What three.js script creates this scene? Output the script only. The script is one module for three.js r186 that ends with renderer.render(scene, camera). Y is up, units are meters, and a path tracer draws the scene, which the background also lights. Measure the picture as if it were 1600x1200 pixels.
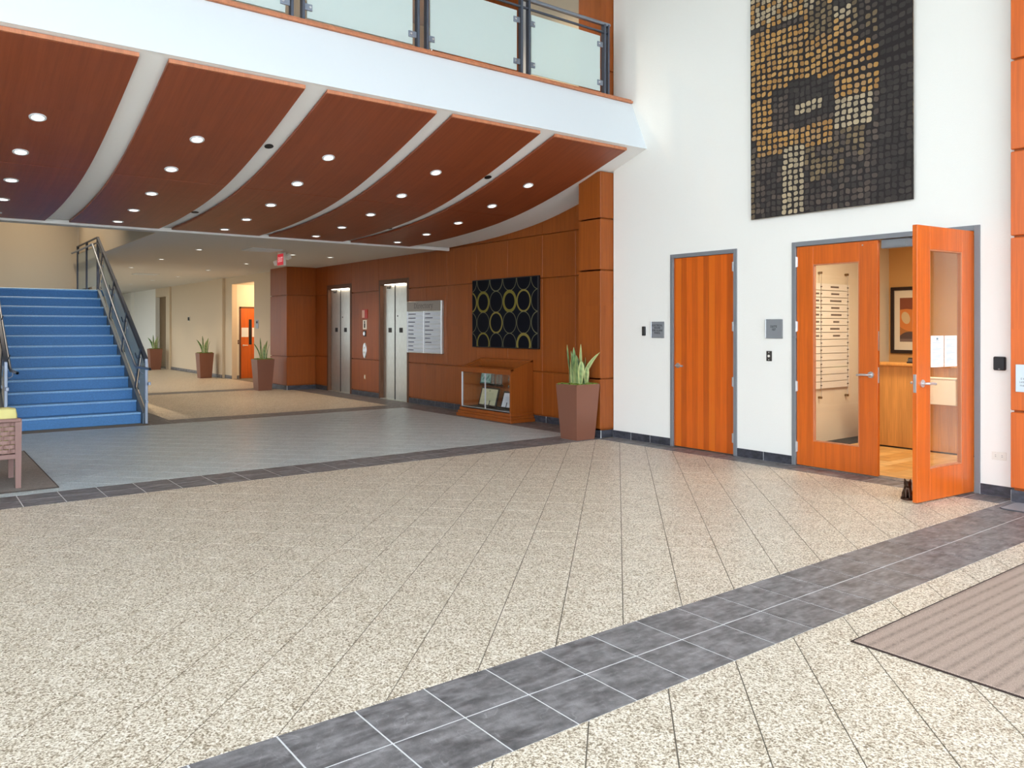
import * as THREE from 'three';
import { mergeGeometries } from 'three/addons/utils/BufferGeometryUtils.js';
import { MarchingCubes } from 'three/addons/objects/MarchingCubes.js';
import { RectAreaLightUniformsLib } from 'three/addons/lights/RectAreaLightUniformsLib.js';

// ------------------------------------------------------------ camera, sky, exposure
// The lobby's axes: x runs along the balcony towards the white wall, y is up, and "a" = -z runs along the white wall into the building.
const scene = new THREE.Scene();
const camera = new THREE.PerspectiveCamera(2 * Math.atan(600 / 1240) * 180 / Math.PI, 4 / 3, 0.05, 200);
camera.position.set(0, 1.54, 0);
camera.rotation.y = -37.44 * Math.PI / 180;
camera.setViewOffset(1600, 1200, 0, 88.5, 1600, 1200);
scene.add(camera);
const renderer = new THREE.WebGLRenderer({ antialias: true });
renderer.toneMapping = THREE.LinearToneMapping;
renderer.toneMappingExposure = 1.1;
renderer.shadowMap.enabled = true;
RectAreaLightUniformsLib.init();
scene.background = new THREE.Color().setRGB(0.85, 0.95, 1.05);   // even overcast sky
scene.backgroundIntensity = 5.1;
const LAMP = 1.0;                                                // strength of all the downlights
const WARM = new THREE.Color().setRGB(1.0, 0.80, 0.56);

// ------------------------------------------------------------ helpers
let seed = 12345;
const rnd = () => ((seed = (Math.imul(seed, 1664525) + 1013904223) >>> 0) / 4294967296);
const rr = (a, b) => a + (b - a) * rnd();
const taken = {};
function numbered(n) { taken[n] = (taken[n] || 0) + 1; return taken[n] === 1 ? n : n + '_' + String(taken[n] - 1).padStart(3, '0'); }
function mesh(name, geo, mat, parent) {
  const m = new THREE.Mesh(geo, mat); m.name = parent ? name : numbered(name);
  m.castShadow = m.receiveShadow = true; (parent || scene).add(m); return m;
}
function thing(name, label, category, [x, y, a] = [0, 0, 0], group) {
  const o = new THREE.Group(); o.name = numbered(name); scene.add(o); o.position.set(x, y, -a);
  o.userData = { label, category }; if (group) o.userData.group = group; return o;
}
function struct(name, label, category, at = [0, 0, 0]) { const o = thing(name, label, category, at); o.userData.kind = 'structure'; return o; }
function structMesh(name, geo, mat, label, category) { const m = mesh(name, geo, mat); m.userData = { label, category, kind: 'structure' }; return m; }
function copy(o, [x, y, a], label) {
  const c = o.clone(); c.name = numbered(o.name.replace(/_\d{3}$/, '')); scene.add(c); c.position.set(x, y, -a);
  c.userData = { ...o.userData }; if (label) c.userData.label = label; return c;
}
// a chamfered box between x0..x1, y0..y1, a0..a1; uv in metres by the way a face points
function bx(x0, x1, y0, y1, a0, a1, c = 0.003, uo = null) {
  const lo = [Math.min(x0, x1), Math.min(y0, y1), -Math.max(a0, a1)], hi = [Math.max(x0, x1), Math.max(y0, y1), -Math.min(a0, a1)];
  c = Math.min(c, ...[0, 1, 2].map((i) => (hi[i] - lo[i]) * 0.3));
  const pos = [], nor = [], uvs = [], [du, dv] = uo || [0, 0];
  const at = (s, axis) => [0, 1, 2].map((i) => (s[i] < 0 ? lo[i] + (i === axis ? 0 : c) : hi[i] - (i === axis ? 0 : c)));
  const put = (pts, want) => {
    const A = new THREE.Vector3(...pts[0]), B = new THREE.Vector3(...pts[1]), C = new THREE.Vector3(...pts[2]);
    const n = B.clone().sub(A).cross(C.clone().sub(A)); if (n.lengthSq() < 1e-20) return; n.normalize();
    if (n.dot(want) < 0) { pts = pts.slice().reverse(); n.negate(); }
    for (let i = 1; i + 1 < pts.length; i++) for (const p of [pts[0], pts[i], pts[i + 1]]) {
      pos.push(...p); nor.push(n.x, n.y, n.z);
      const ax = Math.abs(n.x), ay = Math.abs(n.y), az = Math.abs(n.z);
      if (ax >= ay && ax >= az) uvs.push(p[2] + du, p[1] + dv); else if (ay >= az) uvs.push(p[0] + du, p[2] + dv); else uvs.push(p[0] + du, p[1] + dv);
    }
  };
  for (let i = 0; i < 3; i++) for (const s of [-1, 1]) {
    const j = (i + 1) % 3, k = (i + 2) % 3, w = new THREE.Vector3().setComponent(i, s);
    put([[-1, -1], [1, -1], [1, 1], [-1, 1]].map(([p, q]) => { const v = []; v[i] = s; v[j] = p; v[k] = q; return at(v, i); }), w);
  }
  if (c > 0) {
    for (let i = 0; i < 3; i++) { const j = (i + 1) % 3, k = (i + 2) % 3;
      for (const p of [-1, 1]) for (const q of [-1, 1]) {
        const e = (t, axis) => { const v = []; v[i] = t; v[j] = p; v[k] = q; return at(v, axis); };
        put([e(-1, j), e(1, j), e(1, k), e(-1, k)], new THREE.Vector3().setComponent(j, p).setComponent(k, q));
      } }
    for (const p of [-1, 1]) for (const q of [-1, 1]) for (const r of [-1, 1]) put([0, 1, 2].map((i) => at([p, q, r], i)), new THREE.Vector3(p, q, r));
  }
  return raw(pos, nor, uvs);
}
function raw(pos, nor, uvs) {
  const g = new THREE.BufferGeometry();
  g.setAttribute('position', new THREE.Float32BufferAttribute(pos, 3));
  if (uvs) g.setAttribute('uv', new THREE.Float32BufferAttribute(uvs, 2));
  if (nor) g.setAttribute('normal', new THREE.Float32BufferAttribute(nor, 3)); else g.computeVertexNormals();
  return g;
}
const nonIndexed = (g) => { const r = g.index ? g.toNonIndexed() : g; for (const k of Object.keys(r.attributes)) if (!['position', 'normal', 'uv'].includes(k)) r.deleteAttribute(k); return r; };
const merge = (list) => mergeGeometries(list.map(nonIndexed));
// a prism: polygon of [x, a] points (any order), between y0 and y1, uv in metres (offset per piece)
function prism(poly, y0, y1, uo = [0, 0]) {
  let area = 0; poly.forEach((p, i) => { const q = poly[(i + 1) % poly.length]; area += p[0] * -q[1] - q[0] * -p[1]; });
  if (area > 0) poly = poly.slice().reverse();                       // clockwise in (x, z) looks up
  const pos = [], nor = [], uvs = [], v = (p, y) => [p[0], y, -p[1]];
  const tri = (a, b, c, n) => { for (const p of [a, b, c]) { pos.push(...p); nor.push(...n); uvs.push(p[0] + uo[0] + p[1] * 0.5, p[2] + uo[1] + p[1] * 0.5); } };
  for (let i = 1; i + 1 < poly.length; i++) tri(v(poly[0], y1), v(poly[i], y1), v(poly[i + 1], y1), [0, 1, 0]);
  poly.forEach((p, i) => {
    const q = poly[(i + 1) % poly.length], n = new THREE.Vector3(-q[1] + p[1], 0, -(q[0] - p[0])).normalize(), N = [-n.x, 0, -n.z];
    tri(v(p, y1), v(p, y0), v(q, y1), N); tri(v(q, y1), v(p, y0), v(q, y0), N);
  });
  return raw(pos, nor, uvs);
}
// a solid between two outlines (same count) given as [x, y, a]
function solid(front, back) {
  const pos = [], uvs = [], n = front.length, V = (p) => [p[0], p[1], -p[2]];
  const c = new THREE.Vector3(); [...front, ...back].forEach((p) => c.add(new THREE.Vector3(...V(p)))); c.divideScalar(2 * n);
  const face = (pts) => {
    pts = pts.map(V); const A = new THREE.Vector3(...pts[0]), N = new THREE.Vector3(...pts[1]).sub(A).cross(new THREE.Vector3(...pts[2]).sub(A)), m = new THREE.Vector3();
    pts.forEach((p) => m.add(new THREE.Vector3(...p))); m.divideScalar(pts.length).sub(c); if (N.dot(m) < 0) pts.reverse(); N.normalize();
    const ax = Math.abs(N.x), ay = Math.abs(N.y), az = Math.abs(N.z);
    for (let i = 1; i + 1 < pts.length; i++) for (const p of [pts[0], pts[i], pts[i + 1]]) { pos.push(...p); uvs.push(...(ax >= ay && ax >= az ? [p[2], p[1]] : ay >= az ? [p[0], p[2]] : [p[0], p[1]])); }
  };
  face(front); face(back);
  for (let i = 0; i < n; i++) face([front[i], front[(i + 1) % n], back[(i + 1) % n], back[i]]);
  return raw(pos, null, uvs);
}
// a bar of rectangular section from p to q ([x, y, a]); w across, t thick; up gives the thick side
function bar(p, q, w, t, up = [0, 1, 0]) {
  const P = new THREE.Vector3(p[0], p[1], -p[2]), Q = new THREE.Vector3(q[0], q[1], -q[2]), d = Q.clone().sub(P), L = d.length(); d.normalize();
  const U = new THREE.Vector3(...up), s = d.clone().cross(U).normalize(), u2 = s.clone().cross(d);
  const g = bx(-w / 2, w / 2, -t / 2, t / 2, -L / 2, L / 2, Math.min(w, t) * 0.12);
  g.applyMatrix4(new THREE.Matrix4().makeBasis(s, u2, d.clone().negate()).setPosition(P.add(Q).multiplyScalar(0.5))); return g;
}
function tube(points, r, seg = 24, rad = 8, closed = false) {
  const c = new THREE.CatmullRomCurve3(points.map((p) => new THREE.Vector3(p[0], p[1], -p[2])), closed, 'catmullrom', 0.25);
  return new THREE.TubeGeometry(c, seg, r, rad, closed);
}
const cyl = (r0, r1, h, x, y, a, seg = 20) => new THREE.CylinderGeometry(r0, r1, h, seg).translate(x, y, -a);
const disc = (r, h, x, y, a, seg = 24) => new THREE.CylinderGeometry(r, r, h, seg).rotateZ(Math.PI / 2).translate(x, y, -a);   // axis along x
// a flat print that faces -x
const printX = (w, h, x, y, a) => new THREE.PlaneGeometry(w, h).rotateY(-Math.PI / 2).translate(x, y, -a);
// a flat print that faces the lobby front (towards smaller a)
const printA = (w, h, x, y, a) => new THREE.PlaneGeometry(w, h).translate(x, y, -a);

// ------------------------------------------------------------ computed textures
function noiseField(n, cells, s0) {                                  // tileable value noise
  const r = new Float32Array(cells * cells); let s = s0 >>> 0;
  for (let i = 0; i < r.length; i++) r[i] = (s = (Math.imul(s, 1664525) + 1013904223) >>> 0) / 4294967296;
  return (x, y) => { const fx = x / n * cells, fy = y / n * cells, ix = Math.floor(fx), iy = Math.floor(fy), tx = fx - ix, ty = fy - iy, sx = tx * tx * (3 - 2 * tx), sy = ty * ty * (3 - 2 * ty);
    const g = (i, j) => r[((j % cells + cells) % cells) * cells + (i % cells + cells) % cells];
    return (g(ix, iy) * (1 - sx) + g(ix + 1, iy) * sx) * (1 - sy) + (g(ix, iy + 1) * (1 - sx) + g(ix + 1, iy + 1) * sx) * sy; };
}
function dataTex(n, metres, fn, srgb = true) {
  const d = new Uint8Array(n * n * 4);
  for (let y = 0; y < n; y++) for (let x = 0; x < n; x++) { const c = fn(x, y), i = (y * n + x) * 4; d[i] = c[0]; d[i + 1] = c[1]; d[i + 2] = c[2]; d[i + 3] = 255; }
  const t = new THREE.DataTexture(d, n, n); t.wrapS = t.wrapT = THREE.RepeatWrapping; t.magFilter = t.minFilter = THREE.LinearFilter;
  if (srgb) t.colorSpace = THREE.SRGBColorSpace; t.repeat.set(1 / metres[0], 1 / metres[1]); t.needsUpdate = true; return t;
}
const cl = (v) => Math.max(0, Math.min(255, v));
function canvasTex(w, h, draw) {
  const c = document.createElement('canvas'); c.width = w; c.height = h; draw(c.getContext('2d'), w, h);
  const t = new THREE.CanvasTexture(c); t.colorSpace = THREE.SRGBColorSpace; return t;
}
const N = 1024;
const n8 = noiseField(N, 8, 1), n16 = noiseField(N, 16, 2), n32 = noiseField(N, 32, 3), n64 = noiseField(N, 64, 4), n128 = noiseField(N, 128, 5), n256 = noiseField(N, 256, 6), n4 = noiseField(N, 4, 7), n512 = noiseField(N, 512, 8), n200 = noiseField(N, 204, 9);
const graniteTex = dataTex(N, [1.0, 1.0], (x, y) => {
  const g = 0.55 * n200(x, y) + 0.45 * n128(x + 300, y + 90) , f = n512(x, y), b = n16(x, y) * 0.5 + n8(x, y) * 0.5;
  let v = g * 0.75 + f * 0.25; let k = (v - 0.5) * 4.6 + (b - 0.5) * 0.22;
  const t = Math.max(-1, Math.min(1, k));
  const c = t < 0 ? [223 + 92 * t, 213 + 96 * t, 196 + 98 * t] : [223 + 30 * t, 213 + 36 * t, 196 + 46 * t];
  return c.map(cl);
});
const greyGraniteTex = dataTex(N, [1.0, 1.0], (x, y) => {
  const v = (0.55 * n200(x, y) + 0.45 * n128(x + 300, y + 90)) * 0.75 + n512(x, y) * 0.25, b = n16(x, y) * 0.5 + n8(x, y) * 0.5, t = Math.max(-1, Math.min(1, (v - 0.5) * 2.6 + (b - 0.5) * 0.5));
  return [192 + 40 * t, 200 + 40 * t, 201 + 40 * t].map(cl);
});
const slateTex = dataTex(N, [1.3, 1.3], (x, y) => {
  const w = n8(x, y) * 60, s = n16(x + w, y * 2 + w) * 0.5 + n32(x + w, y * 3) * 0.3 + n64(x, y) * 0.2, v = Math.abs(n32(x + 2 * w, y + w) - 0.5), f = n256(x, y);
  let k = 124 + (s - 0.5) * 100 + (f - 0.5) * 14 + (v < 0.02 ? 26 * n16(x, y) : 0);
  return [cl(k), cl(k * 0.975), cl(k * 0.965)];
});
const woodTex = dataTex(N, [1.1, 2.8], (x, y) => {                   // upright grain, light on its own; tinted by each material
  const band = n16(x, y * 0 + 3) * 0.5 + n32(x, 40) * 0.5, wob = n4(x, y) * 14, fine = n256(x + wob, y / 14), mid = n64(x + wob, y / 9);
  const k = 0.84 + (band - 0.5) * 0.10 + (mid - 0.5) * 0.07 + (fine - 0.5) * 0.06;
  return [cl(255 * Math.min(1, k + 0.12)), cl(255 * (k + 0.05)), cl(255 * k)];
});
const doorTex = dataTex(N, [1.24, 2.8], (x, y) => {                   // veneer laid in upright strips, light and dark by turns
  const wob = n4(x, y) * 14, strip = [0.93, 0.78, 0.97, 0.84, 0.90, 0.76, 0.99, 0.82, 0.94, 0.80, 0.96, 0.78, 0.9, 0.84][Math.floor(x / N * 14)], k = strip + (n64(x + wob, y / 9) - 0.5) * 0.07 + (n256(x + wob, y / 14) - 0.5) * 0.06;
  return [cl(255 * Math.min(1, k + 0.09)), cl(255 * k), cl(255 * (k - 0.03))];
});
const mapleTex = dataTex(512, [0.9, 1.8], (x, y) => { const k = 0.9 + (n16(x * 2, y * 0.3) - 0.5) * 0.13 + (n128(x * 2, y / 5) - 0.5) * 0.1; return [cl(255 * k), cl(250 * k), cl(242 * k)]; });
const plasterBump = dataTex(512, [0.7, 0.7], (x, y) => { const v = cl(255 * (n128(x * 2, y * 2) * 0.6 + n64(x * 2, y * 2) * 0.4)); return [v, v, v]; }, false);
const steelTex = dataTex(512, [0.5, 0.5], (x, y) => { const k = 0.9 + (n256(x * 2, y / 20) - 0.5) * 0.16; return [cl(255 * k), cl(255 * k), cl(255 * k)]; });
const rubberTex = dataTex(512, [0.6, 0.6], (x, y) => { const k = 0.92 + (n64(x * 2, y * 2) - 0.5) * 0.1 + (n256(x * 2, y * 2) - 0.5) * 0.1; return [cl(255 * k), cl(255 * k), cl(255 * k)]; });
const matTex = dataTex(N, [0.56, 0.56], (x, y) => {                   // ribbed entrance matting with a small herringbone
  const hb = ((Math.floor(x / 12) % 2 ? x + y : x - y + N * 4) % 12) / 12, rib = Math.abs((y % 128) / 128 - 0.5) * 2, k = 0.62 + (hb - 0.5) * 0.34 + (n512(x, y) - 0.5) * 0.3 + (Math.max(0, 0.55 - rib) * -0.16) * (0.5 + n32(x, y));
  return [cl(285 * k), cl(247 * k), cl(223 * k)];
});
const rugTex = dataTex(512, [0.5, 0.5], (x, y) => { const k = 0.9 + (n512(x * 2, y * 2) - 0.5) * 0.5 + (n32(x * 2, y * 2) - 0.5) * 0.1; return [cl(146 * k), cl(137 * k), cl(131 * k)]; });

// ------------------------------------------------------------ materials
const M = {};
const std = (hex, roughness = 0.7, o = {}) => new THREE.MeshPhysicalMaterial({ color: hex, roughness, ...o });
M.granite = std('#f2ede6', 0.40, { map: graniteTex, specularIntensity: 0.6 });
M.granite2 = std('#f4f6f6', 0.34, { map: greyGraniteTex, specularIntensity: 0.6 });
M.slate = std('#e6e6ea', 0.46, { map: slateTex });
M.baseTile = std('#83889a', 0.45, { map: slateTex });                    // the darker blue-grey tile of the wall bases
M.groutLight = std('#dedddd', 0.85); M.groutDark = std('#7d7468', 0.9);
M.white = std('#f3f1ea', 0.85, { bumpMap: plasterBump, bumpScale: 0.0006 });
M.ceilWhite = std('#dde3e7', 0.85); M.soffit = std('#f6f6f4', 0.85);
M.flatCeil = std('#d9d6d0', 0.9);
M.tan = std('#d8c6ac', 0.85, { bumpMap: plasterBump, bumpScale: 0.0006 });
M.cream = std('#e8dcc4', 0.85, { bumpMap: plasterBump, bumpScale: 0.0006 });
M.wood = std('#a05a22', 0.42, { map: woodTex, specularIntensity: 0.6, clearcoat: 0.06, clearcoatRoughness: 0.35 });
M.woodCeil = std('#96502f', 0.45, { map: woodTex, clearcoat: 0.1, clearcoatRoughness: 0.4 });
M.woodEdge = std('#c98a66', 0.5, { map: woodTex });
M.woodBack = M.wood;
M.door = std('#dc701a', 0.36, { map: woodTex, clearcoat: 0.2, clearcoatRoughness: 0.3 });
M.doorPlain = std('#dc701a', 0.36, { map: doorTex, clearcoat: 0.2, clearcoatRoughness: 0.3 });
M.maple = std('#d99a50', 0.5, { map: mapleTex });
M.plank = [std('#dcae6c', 0.45, { map: mapleTex }), std('#cf9d5a', 0.45, { map: mapleTex }), std('#e3bb80', 0.45, { map: mapleTex })];
M.frameGrey = std('#84868a', 0.5, { metalness: 0.2 });
M.chrome = std('#d9dadc', 0.28, { metalness: 0.8 });
M.steel = std('#e2e4de', 0.33, { metalness: 0.85, map: steelTex });
M.bronze = std('#6b4630', 0.45, { metalness: 0.5 });
M.black = std('#17171a', 0.5);
M.railMetal = std('#565c69', 0.4, { metalness: 0.5 });
M.railLight = std('#8d95a3', 0.35, { metalness: 0.7 });
M.stairBlue = std('#4a88c6', 0.55, { map: rubberTex });
M.nosing = std('#8fc0ee', 0.5, { map: rubberTex });
M.stringer = std('#5f6b78', 0.5, { metalness: 0.3 });
M.frost = new THREE.MeshPhysicalMaterial({ color: '#e2f0ee', roughness: 0.55, transmission: 0.35, thickness: 0, side: THREE.DoubleSide });
M.glass = new THREE.MeshPhysicalMaterial({ color: '#ffffff', roughness: 0.02, transmission: 1, thickness: 0, ior: 1.45 });
M.tintGlass = new THREE.MeshPhysicalMaterial({ color: '#dad9d6', roughness: 0.02, transmission: 1, thickness: 0, ior: 1.45 });
M.railGlass = new THREE.MeshPhysicalMaterial({ color: '#c5cfca', roughness: 0.4, transmission: 0.75, thickness: 0 });
M.pot = std('#8c5c49', 0.36, { metalness: 0.2 });
M.moss = std('#6d7d2e', 0.95);
M.leaf = new THREE.MeshPhysicalMaterial({ color: '#ffffff', vertexColors: true, roughness: 0.5 });
M.paper = std('#f2f4f4', 0.8);
M.plasticWhite = std('#ece8dd', 0.5); M.signGrey = std('#87898c', 0.45, { metalness: 0.3 });
M.red = std('#b8322c', 0.5);
const glow = (c, i) => new THREE.MeshStandardMaterial({ color: '#ffffff', emissive: c, emissiveIntensity: i, roughness: 0.6 });
M.lampGlow = glow(new THREE.Color().setRGB(1, 0.93, 0.82), 4);

// ------------------------------------------------------------ floor
const floor = struct('floor', 'speckled beige granite tile floor with slate tile bands', 'floor');
mesh('grout_bed', bx(-7.2, 8.3, -0.25, -0.003, -3.2, 20.2, 0), M.groutDark, floor);
mesh('grout_bed', bx(3.1, 12, -0.25, -0.0035, 20.2, 41, 0), M.groutDark, floor);
function clip(poly, [x0, x1, a0, a1]) {
  for (const [i, s, v] of [[0, 1, x0], [0, -1, x1], [1, 1, a0], [1, -1, a1]]) {
    const out = [];
    poly.forEach((p, k) => { const q = poly[(k + 1) % poly.length], dp = (p[i] - v) * s, dq = (q[i] - v) * s;
      if (dp >= 0) out.push(p); if (dp * dq < 0) { const t = dp / (dp - dq); out.push([p[0] + (q[0] - p[0]) * t, p[1] + (q[1] - p[1]) * t]); } });
    poly = out; if (poly.length < 3) return [];
  }
  return poly;
}
const CA = Math.cos(37.44 * Math.PI / 180), SA = Math.sin(37.44 * Math.PI / 180);
const onScreen = (x, a) => { const d = CA * a + SA * x, l = CA * x - SA * a; if (d < 1) return 1e9; const u = 800 + 1240 * l / d, v = 511.5 + 1240 * 1.54 / d; return u > -60 && u < 1660 && v < 1260 ? d : 1e8 + d; };
const graniteList = [];
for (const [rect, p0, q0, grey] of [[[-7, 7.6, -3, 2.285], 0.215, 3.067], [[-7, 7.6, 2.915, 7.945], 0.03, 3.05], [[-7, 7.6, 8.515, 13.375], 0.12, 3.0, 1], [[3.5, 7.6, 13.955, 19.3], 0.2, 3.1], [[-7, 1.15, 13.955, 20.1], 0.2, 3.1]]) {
  const T = 0.3255, R = 1 / Math.SQRT2, G = 0.003;
  for (let i = -60; i < 60; i++) for (let j = -60; j < 60; j++) {
    const p = p0 + i * T, q = q0 + j * T, cx = (p + q + T) * R, ca = (q - p) * R;
    if (cx < rect[0] - 0.4 || cx > rect[1] + 0.4 || ca < rect[2] - 0.4 || ca > rect[3] + 0.4) continue;
    const sq = [[p + G, q + G], [p + T - G, q + G], [p + T - G, q + T - G], [p + G, q + T - G]].map(([s, t]) => [(s + t) * R, (t - s) * R]);
    const poly = clip(sq, rect); if (poly.length < 3) continue;
    let ar = 0; poly.forEach((v, k) => { const w = poly[(k + 1) % poly.length]; ar += v[0] * w[1] - w[0] * v[1]; });
    if (Math.abs(ar) < 0.001) continue;
    graniteList.push({ poly, grey, key: onScreen(cx, ca) / Math.sqrt(Math.min(1, Math.abs(ar) / 0.2)) });
  }
}
graniteList.sort((s, t) => s.key - t.key);
const uvShift = [...Array(7)].map(() => [rnd(), rnd()]);
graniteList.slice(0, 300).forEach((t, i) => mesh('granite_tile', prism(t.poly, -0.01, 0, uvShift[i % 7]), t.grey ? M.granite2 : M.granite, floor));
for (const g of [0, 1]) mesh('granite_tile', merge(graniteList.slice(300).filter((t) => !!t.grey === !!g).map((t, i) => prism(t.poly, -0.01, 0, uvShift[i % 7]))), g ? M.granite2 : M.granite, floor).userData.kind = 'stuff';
mesh('grout_bed', bx(-7, 7.6, -0.02, -0.002, 8.515, 13.375, 0), M.groutLight, floor);
mesh('granite_covering', bx(3.15, 7.75, -0.01, 0, 19.92, 40.5, 0), M.granite, floor);
// slate bands: [x0, x1, a0, a1, columns pitch along x or a]
const slateRest = [];
function slateBand(x0, x1, a0, a1, nx, na, keep) {
  mesh('grout_bed', bx(x0, x1, -0.02, -0.002, a0, a1, 0), M.groutLight, floor);
  const w = (x1 - x0) / nx, d = (a1 - a0) / na, G = 0.0042;
  for (let i = 0; i < nx; i++) for (let j = 0; j < na; j++) {
    const p = [[x0 + i * w + G, a0 + j * d + G], [x0 + (i + 1) * w - G, a0 + j * d + G], [x0 + (i + 1) * w - G, a0 + (j + 1) * d - G], [x0 + i * w + G, a0 + (j + 1) * d - G]];
    const g = prism(p, -0.012, 0, [rr(0, 9), rr(0, 9)]);
    if (keep(x0 + (i + 0.5) * w, a0 + (j + 0.5) * d)) mesh('slate_tile', g, M.slate, floor); else slateRest.push(g);
  }
}
const P3 = 0.3222;
slateBand(0.791 - 8 * P3 - 15 * P3, 0.791 + 22 * P3, 2.285, 2.915, 45, 2, (x, a) => x > 0.3);
slateBand(0.711 - 8 * P3 - 15 * P3, 0.711 + 21.6 * P3, 7.945, 8.515, 44, 2, (x, a) => x > 0);
slateBand(7.6, 7.905, 2.915, 7.945, 1, 16, () => true);
slateBand(7.6, 7.905, -3, 2.285, 1, 16, () => false);
slateBand(7.6, 8.19, 8.515, 18.8, 2, 32, (x, a) => a < 15);
slateBand(3.1, 7.6, 13.375, 13.955, 14, 2, () => true);
slateBand(3.1, 3.5, 13.955, 19.3, 1, 16, (x, a) => a < 16);
slateBand(3.1, 7.75, 19.3, 19.92, 14, 2, () => false);
mesh('slate_tile', merge(slateRest), M.slate, floor).userData.kind = 'stuff';

// ------------------------------------------------------------ the white wall, its upper part and base tiles
const D1 = [5.899, 6.937, 2.482], D2 = [3.197, 5.158, 2.49];         // door openings: a0, a1, height
const wallRight = structMesh('wall_right', merge([
  bx(7.91, 8.06, 0, 7.4, -3, D2[0], 0), bx(7.91, 8.06, D2[2], 7.4, D2[0], D2[1], 0), bx(7.91, 8.06, 0, 7.4, D2[1], D1[0], 0),
  bx(7.91, 8.06, D1[2], 7.4, D1[0], D1[1], 0), bx(7.91, 8.06, 0, 7.4, D1[1], 7.985, 0)]), M.white, 'tall white painted lobby wall with wooden doors', 'wall');
const baseRight = struct('baseboard_right', 'dark slate base tiles along the white wall', 'baseboard');
function baseTiles(parent, x, a0, a1, h = 0.1) {                      // tiles with their face at x, from a0 to a1
  mesh('grout_bed', bx(x + 0.003, x + 0.012, 0, h, a0, a1, 0), M.groutLight, parent);
  const n = Math.max(1, Math.round((a1 - a0) / 0.33)), w = (a1 - a0) / n;
  for (let i = 0; i < n; i++) mesh('base_tile', bx(x, x + 0.011, 0.001, h, a0 + i * w + 0.0025, a0 + (i + 1) * w - 0.0025, 0.002, [rnd() * 3, rnd() * 3]), M.baseTile, parent);
}
baseTiles(baseRight, 7.898, 2.89, 3.197); baseTiles(baseRight, 7.898, 5.158, 5.899); baseTiles(baseRight, 7.898, 6.937, 7.99);

// ------------------------------------------------------------ curved ceiling under the balcony and its wood panels
const prof = new THREE.SplineCurve([[7.36, 3.94], [8.2, 3.665], [9.03, 3.43], [9.8, 3.265], [10.6, 3.16], [11.6, 3.085], [12.68, 3.05]].map((p) => new THREE.Vector2(...p)));
const profPts = prof.getPoints(60);
const yC = (a) => { for (let i = 1; i < profPts.length; i++) if (profPts[i].x >= a) { const p = profPts[i - 1], q = profPts[i]; return p.y + (q.y - p.y) * (a - p.x) / (q.x - p.x); } return 3.05; };
const ceilShape = new THREE.Shape([new THREE.Vector2(7.36, 3.94), new THREE.Vector2(7.64, 4.60), new THREE.Vector2(12.68, 4.60), ...profPts.slice(1).reverse()]);
const ceilGeo = new THREE.ExtrudeGeometry(ceilShape, { depth: 15.2, bevelEnabled: false });
ceilGeo.applyMatrix4(new THREE.Matrix4().makeBasis(new THREE.Vector3(0, 0, -1), new THREE.Vector3(0, 1, 0), new THREE.Vector3(1, 0, 0))).translate(-7, 0, 0);
const ceiling = struct('ceiling', 'white curved balcony underside with dark wood ceiling panels', 'ceiling');
mesh('plaster_soffit', ceilGeo, M.soffit, ceiling);
mesh('fascia', solid([[-7, 3.932, 7.352], [-7, 4.598, 7.635], [-7, 4.598, 7.65], [-7, 3.945, 7.372]], [[7.909, 3.932, 7.352], [7.909, 4.598, 7.635], [7.909, 4.598, 7.65], [7.909, 3.945, 7.372]]), M.ceilWhite, ceiling);
const panelX = [[[-2.63, -1.36], [-2.6, -1.4]], [[-1.135, 0.118], [-1.1, 0.04]], [[0.36, 1.613], [0.34, 1.537]], [[1.854, 3.123], [1.833, 3.012]], [[3.351, 4.633], [3.193, 4.529]], [[4.842, 6.104], [4.686, 5.977]], [[6.338, 7.583], [6.132, 7.3]]];
function ceilPanel([f, b], a0, a1, thick, mat, y0 = 0) {
  const n = 14, x = (k, a) => f[k] + (b[k] - f[k]) * (a - 7.4) / 5.2, pos = [], uvs = [], S = [];
  for (let i = 0; i <= n; i++) { const a = a0 + (a1 - a0) * i / n, y = yC(a) - 0.012 - y0, e = 0.0;
    S.push([[x(0, a), y - thick, a], [x(1, a), y - thick, a], [x(1, a), y + e, a], [x(0, a), y + e, a]]); }
  const quad = (p, q, r, s) => { for (const v of [p, q, r, p, r, s]) { pos.push(v[0], v[1], -v[2]); uvs.push(v[0], v[2]); } };
  for (let i = 0; i < n; i++) for (let k = 0; k < 4; k++) { const l = (k + 1) % 4; quad(S[i][k], S[i][l], S[i + 1][l], S[i + 1][k]); }
  quad(S[0][3], S[0][2], S[0][1], S[0][0]); quad(S[n][0], S[n][1], S[n][2], S[n][3]);
  const g = raw(pos, null, uvs); return g;
}
for (const p of panelX) {
  const f = mesh('wood_panel', ceilPanel(p, 7.43, 9.68, 0.03, M.woodCeil), M.woodCeil, ceiling);
  mesh('wood_panel', ceilPanel(p, 9.69, 12.6, 0.03, M.woodCeil), M.woodCeil, ceiling);
  mesh('edge_strip', bx(p[0][0], p[0][1], yC(7.41) - 0.045, yC(7.41) - 0.008, 7.405, 7.43, 0.002), M.woodEdge, f);
}
structMesh('trim_1', merge([bx(-7, 7.905, 4.60, 4.63, 7.60, 7.72, 0.006), bx(-7, 7.905, 4.63, 4.655, 7.63, 7.80, 0.004)]), M.woodEdge, 'pale wooden trim along the top of the white balcony edge', 'trim');

structMesh('trim_2', bx(-7, 8.19, 2.985, 3.045, 12.64, 12.70, 0.004), M.soffit, 'thin white lip where the curved ceiling meets the flat ceiling', 'trim');
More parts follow.
